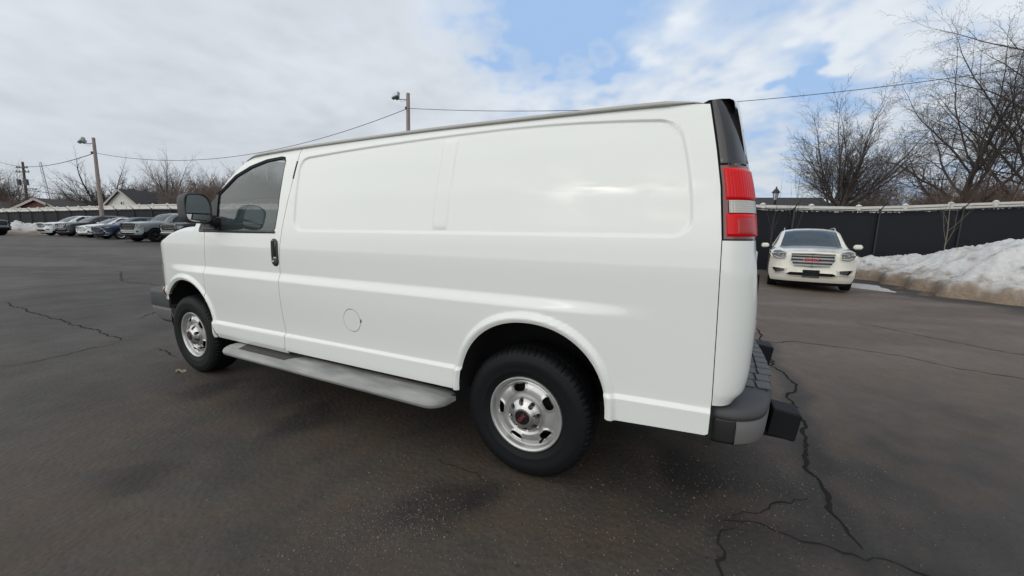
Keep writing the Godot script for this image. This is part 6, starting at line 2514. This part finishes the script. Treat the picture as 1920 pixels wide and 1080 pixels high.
func build_cars() -> void:
	var suv := {"half": 1.0, "len": 5.08, "bow": 0.10, "corner": 0.36, "cpow": 5.0, "crown": 0.06, "fine": 0.8,
		"top": [[0.0, 1.05], [0.12, 1.075], [0.6, 1.145], [1.2, 1.19], [1.30, 1.20], [1.75, 1.47], [2.2, 1.685], [2.5, 1.735], [3.2, 1.76], [4.3, 1.73], [4.75, 1.66], [5.0, 1.35], [5.08, 1.15]],
		"belt": [[0.0, 0.97], [0.5, 1.03], [1.2, 1.08], [3.0, 1.13], [4.6, 1.18], [5.08, 1.10]],
		"wr": [[0.0, 0.80], [1.2, 0.86], [1.4, 0.82], [2.3, 0.71], [4.4, 0.69], [5.08, 0.78]],
		"taper": [[0.0, 0.985], [0.5, 1.0], [4.2, 1.0], [5.08, 0.92]],
		"sill": [[0.0, 0.25], [0.6, 0.25], [1.0, 0.24], [4.2, 0.26], [5.08, 0.38]],
		"rake": [[0.20, 0.10], [0.32, 0.03], [0.45, 0.0], [0.60, 0.015], [0.72, 0.03], [0.95, 0.055], [1.05, 0.10], [1.08, 0.15], [1.2, 0.2]],
		"axle1": 0.98, "axle2": 4.0, "r": 0.375, "rr": 0.245, "spokes": 6, "ws": [1.30, 2.24], "cab_end": 4.7,
		"windows": [[Vector2(1.72, 1.15), Vector2(2.62, 1.16), Vector2(2.62, 1.64), Vector2(2.36, 1.62), Vector2(2.05, 1.46)], [Vector2(2.70, 1.17), Vector2(3.60, 1.185), Vector2(3.60, 1.64), Vector2(2.70, 1.65)], [Vector2(3.70, 1.19), Vector2(4.55, 1.25), Vector2(4.35, 1.58), Vector2(3.70, 1.635)]],
		"seams": [1.45, 2.66, 3.62], "seats": [2.5, 3.4], "mirror": Vector2(1.72, 1.17), "rails": true, "paint": M.paint_pearl,
		"grille": [Vector2(0.0, 1.0), Vector2(0.475, 0.985), Vector2(0.485, 0.80), Vector2(0.40, 0.665), Vector2(0.0, 0.645)], "bars": 4, "bar_mat": M.grille_metal, "bar_fill": 0.84, "frame": 0.011, "frame_mat": M.satin_metal, "grille_mat": M.black_satin,
		"lamps": [Vector2(0.585, 1.015), Vector2(0.60, 0.855), Vector2(0.78, 0.84), Vector2(0.90, 0.885), Vector2(0.955, 1.0), Vector2(0.93, 1.065), Vector2(0.80, 1.075)], "lamp_mat": M.grey_plastic, "bulbs": [[0.80, 0.99, 0.045], [0.69, 0.95, 0.035]],
		"drl": [Vector2(0.62, 0.885), Vector2(0.78, 0.87), Vector2(0.89, 0.91)],
		"fogs": [Vector2(0.58, 0.575), Vector2(0.60, 0.50), Vector2(0.80, 0.465), Vector2(0.875, 0.55), Vector2(0.86, 0.60)],
		"intake": [Vector2(0.0, 0.50), Vector2(0.46, 0.495), Vector2(0.55, 0.445), Vector2(0.46, 0.415), Vector2(0.0, 0.41)],
		"plate": [0, 0.475, 0.37, 0.20], "trims": [[[Vector2(0.545, 0.60), Vector2(0.57, 0.46), Vector2(0.82, 0.43), Vector2(0.90, 0.56)], 0.010, M.satin_metal]], "skirt": 0.0}
	var ps := 0.60
	var c1 := make_car("parked_car", "pearl white parked car facing us between the van tail and the snow bank", "car", "", parked(8.27, 10.35, Vector2(-sin(ps), -cos(ps))), suv)
	c1.scale = Vector3(1, 1.04, 1)
	# its badge
	var bt := text_mesh("GMC", 0.082, 0.012)
	var bw := text_mesh("GMC", 0.082, 0.008)
	for q in [[bw, M.chrome, 1.10, 0.0], [bt, M.red_letters, 1.0, -0.006]]:
		var o := inst("badge_letters", q[0], c1, Transform3D(Basis(Vector3.UP, -PI / 2).scaled(Vector3.ONE), Vector3(0.052 + q[3], 0.835, 0)))
		o.scale = Vector3(1.55, q[2], 1.0) * (1.0 if q[2] == 1.0 else 1.03)
		o.material_override = q[1]
	# ---- the row on the left
	var grp := "cars parked in the row on the left"
	var head := Vector2(-0.30, -1.0)
	var pick := {"half": 1.03, "len": 5.9, "bow": 0.06, "corner": 0.30, "cpow": 6.0, "crown": 0.05, "fine": 1.6,
		"top": [[0.0, 1.24], [0.15, 1.29], [0.8, 1.34], [1.45, 1.36], [1.60, 1.38], [2.0, 1.70], [2.35, 1.90], [2.7, 1.945], [3.6, 1.94], [4.0, 1.86], [4.12, 1.42], [4.2, 1.40], [5.9, 1.42]],
		"belt": [[0.0, 1.14], [0.8, 1.20], [1.5, 1.24], [4.0, 1.28], [5.9, 1.36]],
		"wr": [[0.0, 0.86], [1.4, 0.90], [1.6, 0.84], [2.4, 0.74], [3.9, 0.74], [4.2, 0.92], [5.9, 0.94]],
		"taper": [[0.0, 0.99], [0.5, 1.0], [5.9, 0.98]],
		"sill": [[0.0, 0.46], [0.7, 0.46], [1.2, 0.44], [5.9, 0.52]],
		"rake": [[0.3, 0.12], [0.5, 0.0], [0.75, 0.02], [1.1, 0.03], [1.24, 0.08], [1.4, 0.12]],
		"axle1": 1.0, "axle2": 4.75, "r": 0.42, "rr": 0.25, "spokes": 6, "ws": [1.60, 2.40], "cab_end": 4.0, "arch": 1.16,
		"windows": [[Vector2(1.98, 1.31), Vector2(2.95, 1.32), Vector2(2.95, 1.83), Vector2(2.62, 1.81), Vector2(2.30, 1.63)], [Vector2(3.05, 1.33), Vector2(3.85, 1.34), Vector2(3.82, 1.79), Vector2(3.05, 1.83)]],
		"seams": [1.75, 3.0, 3.95], "seats": [2.8, 3.6], "mirror": Vector2(1.95, 1.36), "mirror_h": 0.24, "mirror_mat": M.black_gloss,
		"grille": [Vector2(0.0, 1.20), Vector2(0.60, 1.19), Vector2(0.64, 0.95), Vector2(0.56, 0.80), Vector2(0.0, 0.79)], "bars": 4, "bar_mat": M.grille_metal, "bar_fill": 0.35, "frame": 0.024, "frame_mat": M.satin_metal,
		"lamps": [Vector2(0.68, 1.17), Vector2(0.69, 0.98), Vector2(0.82, 0.92), Vector2(0.99, 1.08), Vector2(0.98, 1.15)], "bulbs": [[0.78, 1.08, 0.06]], "drl": [Vector2(0.71, 1.14), Vector2(0.72, 0.92), Vector2(0.80, 0.80)],
		"intake": [Vector2(0.0, 0.60), Vector2(0.62, 0.60), Vector2(0.66, 0.52), Vector2(0.0, 0.50)], "fogs": [Vector2(0.76, 0.74), Vector2(0.77, 0.64), Vector2(0.85, 0.64), Vector2(0.85, 0.74)],
		"trims": [[[Vector2(0.0, 0.70), Vector2(0.60, 0.70), Vector2(0.72, 0.58), Vector2(0.99, 0.56)], 0.035, M.chrome]], "handle_mat": M.chrome, "paint": M.paint_black, "skirt": 0.58}
	make_car("pickup_truck", "black pickup truck with a chrome grille, nearest of the parked row, below the van mirror", "pickup truck", grp, parked(-21.1, 23.2, head), pick)
	var sage := pick.merged({"paint": M.paint_sage, "bar_mat": M.black_gloss, "frame_mat": M.black_gloss, "trims": [[[Vector2(0.0, 0.72), Vector2(0.62, 0.70), Vector2(0.72, 0.60), Vector2(0.99, 0.56)], 0.04, M.paint_sage]], "dark_rims": true, "r": 0.44, "handle_mat": M.black_gloss, "skirt": 0.66}, true)
	make_car("pickup_truck", "grey green pickup truck with big dark wheels beside the black pickup truck", "pickup truck", grp, parked(-24.9, 24.5, head), sage)
	var cross := {"half": 0.94, "len": 4.65, "bow": 0.12, "corner": 0.38, "cpow": 4.5, "crown": 0.06, "fine": 1.5,
		"top": [[0.0, 0.92], [0.12, 0.96], [0.6, 1.04], [1.1, 1.09], [1.18, 1.10], [1.7, 1.38], [2.15, 1.58], [2.5, 1.63], [3.2, 1.635], [4.0, 1.56], [4.45, 1.30], [4.65, 1.05]],
		"belt": [[0.0, 0.84], [0.5, 0.92], [1.1, 0.99], [3.0, 1.06], [4.3, 1.13], [4.65, 1.0]],
		"wr": [[0.0, 0.76], [1.1, 0.80], [1.3, 0.76], [2.2, 0.64], [4.0, 0.62], [4.65, 0.72]],
		"taper": [[0.0, 0.975], [0.5, 1.0], [3.8, 1.0], [4.65, 0.90]],
		"sill": [[0.0, 0.25], [0.6, 0.25], [1.0, 0.26], [3.8, 0.28], [4.65, 0.42]],
		"rake": [[0.22, 0.10], [0.38, 0.0], [0.55, 0.01], [0.75, 0.02], [0.90, 0.08], [1.0, 0.14]],
		"axle1": 0.92, "axle2": 3.68, "r": 0.36, "rr": 0.255, "spokes": 10, "ws": [1.18, 2.18], "cab_end": 4.2,
		"windows": [[Vector2(1.62, 1.08), Vector2(2.45, 1.09), Vector2(2.45, 1.53), Vector2(2.25, 1.51), Vector2(1.95, 1.36)], [Vector2(2.53, 1.10), Vector2(3.38, 1.12), Vector2(3.35, 1.50), Vector2(2.53, 1.535)], [Vector2(3.46, 1.14), Vector2(4.1, 1.22), Vector2(3.85, 1.44), Vector2(3.46, 1.49)]],
		"seams": [1.35, 2.49, 3.42], "seats": [2.3, 3.15], "mirror": Vector2(1.62, 1.09),
		"grille": [Vector2(0.0, 0.82), Vector2(0.42, 0.80), Vector2(0.62, 0.70), Vector2(0.40, 0.50), Vector2(0.0, 0.46)], "bars": 4, "bar_mat": M.mid_grey, "bar_fill": 0.4, "frame": 0.012, "frame_mat": M.chrome,
		"lamps": [Vector2(0.50, 0.835), Vector2(0.62, 0.77), Vector2(0.84, 0.80), Vector2(0.90, 0.87), Vector2(0.70, 0.865)], "bulbs": [[0.70, 0.82, 0.03]],
		"fogs": [Vector2(0.66, 0.55), Vector2(0.62, 0.40), Vector2(0.84, 0.40)], "intake": [Vector2(0.0, 0.36), Vector2(0.55, 0.37), Vector2(0.55, 0.31), Vector2(0.0, 0.30)],
		"trims": [[[Vector2(0.63, 0.62), Vector2(0.74, 0.47), Vector2(0.86, 0.42)], 0.016, M.chrome], [[Vector2(0.0, 0.275), Vector2(0.6, 0.28), Vector2(0.8, 0.31)], 0.016, M.satin_metal]], "paint": M.paint_navy, "skirt": 0.40}
	make_car("parked_car", "dark blue parked crossover with bright multi spoke wheels left of the grey green pickup", "car", grp, parked(-29.75, 27.1, head), cross)
	var white2 := cross.merged({"paint": M.paint_white, "bar_mat": M.satin_metal, "bar_fill": 0.7, "top": [[0.0, 0.86], [0.12, 0.90], [0.6, 1.0], [1.1, 1.06], [1.18, 1.07], [1.7, 1.34], [2.15, 1.53], [2.5, 1.58], [3.2, 1.58], [4.0, 1.50], [4.45, 1.26], [4.65, 1.02]]}, true)
	make_car("parked_car", "white parked crossover with a wide slatted grille beside the dark blue one", "car", grp, parked(-32.7, 28.7, head), white2)
	var terr := suv.merged({"half": 0.95, "len": 4.7, "fine": 1.6, "rails": false, "paint": M.paint_charcoal, "corner": 0.26, "cpow": 6.0,
		"grille": [Vector2(0.0, 1.0), Vector2(0.50, 0.99), Vector2(0.56, 0.85), Vector2(0.46, 0.70), Vector2(0.0, 0.68)], "bar_mat": M.chrome, "bar_fill": 0.35, "bars": 3, "frame": 0.022,
		"lamps": [Vector2(0.60, 0.995), Vector2(0.61, 0.86), Vector2(0.80, 0.84), Vector2(0.90, 0.93), Vector2(0.90, 1.0)], "drl": [Vector2(0.62, 0.98), Vector2(0.64, 0.86)], "bulbs": [[0.74, 0.93, 0.045]],
		"fogs": [Vector2(0.64, 0.58), Vector2(0.66, 0.48), Vector2(0.84, 0.50), Vector2(0.84, 0.58)], "intake": [Vector2(0.0, 0.52), Vector2(0.58, 0.52), Vector2(0.60, 0.40), Vector2(0.0, 0.38)], "trims": [[[Vector2(0.0, 0.36), Vector2(0.66, 0.36), Vector2(0.8, 0.42)], 0.018, M.satin_metal]],
		"axle1": 0.92, "axle2": 3.65, "cab_end": 4.3, "r": 0.37, "skirt": 0.42,
		"windows": [[Vector2(1.72, 1.14), Vector2(2.55, 1.15), Vector2(2.55, 1.64), Vector2(2.36, 1.62), Vector2(2.05, 1.46)], [Vector2(2.63, 1.16), Vector2(3.45, 1.175), Vector2(3.45, 1.64), Vector2(2.63, 1.65)], [Vector2(3.55, 1.18), Vector2(4.25, 1.25), Vector2(4.05, 1.58), Vector2(3.55, 1.635)]],
		"top": [[0.0, 1.03], [0.12, 1.06], [0.6, 1.12], [1.2, 1.16], [1.30, 1.17], [1.75, 1.45], [2.2, 1.66], [2.5, 1.70], [3.2, 1.71], [4.0, 1.68], [4.4, 1.58], [4.62, 1.3], [4.7, 1.1]]}, true)
	terr.erase("plate")
	make_car("parked_car", "charcoal parked car with a chrome edged grille second from the far left end", "car", grp, parked(-36.0, 30.2, head), terr)
	make_car("parked_car", "white parked car at the far left end of the row beside the snow heap", "car", grp, parked(-39.3, 31.6, head), terr.merged({"paint": M.paint_white}, true))
	make_car("pickup_truck", "black truck nose cut by the left edge of the picture, facing the parked row", "pickup truck", "", parked(-42.3, 31.4, Vector2(1.0, 0.1)), pick)
	make_car("parked_car", "silver parked car behind the hood of the grey green pickup", "car", grp, parked(-27.6, 31.5, head), cross.merged({"paint": M.paint_silver}, true))


# ------------------------------------------------------------------ small things on the ground
func build_small() -> void:
	var r := RandomNumberGenerator.new()
	r.seed = 5
	var g := Geo.new()
	g.patch(steps(-1, 1, 10), steps(-1, 1, 6), func(u, w):
		var x: float = u * 0.055
		var z: float = w * 0.026 * (1.0 - u * u) + 0.008 * sin(u * 2.0)
		return Vector3(x, 0.010 + 0.012 * sin(u * 4.0 + w * 2.0), z))
	var lf := obj("dry_leaf", g, M.dry_leaf)
	lf.position = Vector3(-3.60, ground_at(Vector3(-3.6, 0, 1.02)), 1.02)
	lf.rotation.y = 0.5
	tag(lf, "curled dry leaf lying on the asphalt in front of the front wheel", "leaf")
	# loose pale grit on the worn ground
	var gm := Geo.new()
	gm.box(Vector3.ZERO, Vector3(0.0055, 0.0035, 0.005), Basis(), 0.001)
	var mesh := gm.mesh()
	var gmat := mat("grit", Color(0.165, 0.135, 0.115), 0.9)
	mesh.surface_set_material(0, gmat)
	var mm := MultiMesh.new()
	mm.transform_format = MultiMesh.TRANSFORM_3D
	mm.mesh = mesh
	var xf := []
	var beds := [[-0.55, 1.62, 0.17, 700], [-0.75, 1.45, 0.2, 380], [-0.45, 1.9, 0.4, 260], [0.2, 1.5, 0.35, 260], [0.85, 1.75, 0.35, 500], [1.5, 1.95, 0.30, 500], [2.1, 2.2, 0.25, 200], [1.9, 1.75, 0.25, 160], [0.6, 1.35, 0.4, 160], [-1.5, 1.8, 0.7, 160], [0.0, 2.4, 1.0, 200], [3.0, 4.5, 1.5, 200], [-4.0, 4.0, 2.0, 150]]
	for b in beds:
		for k in b[3]:
			var l: float = b[0] + r.randfn() * b[2]
			var d: float = b[1] + r.randfn() * b[2] * 0.7
			if d < 0.7:
				continue
			var s: float = r.randf_range(0.25, 1.0) * (1.0 if r.randf() < 0.93 else 1.7)
			xf.append(Transform3D(Basis.from_euler(Vector3(r.randf(), r.randf() * TAU, r.randf())).scaled(Vector3.ONE * s), lot(l, d, 0.001)))
	mm.instance_count = xf.size()
	for k in xf.size():
		mm.set_instance_transform(k, xf[k])
	var mi := MultiMeshInstance3D.new()
	mi.multimesh = mm
	put(mi, "grit")
	stuff(mi)
	mi.set_meta("label", "loose pale grit scattered over the worn asphalt near the camera")
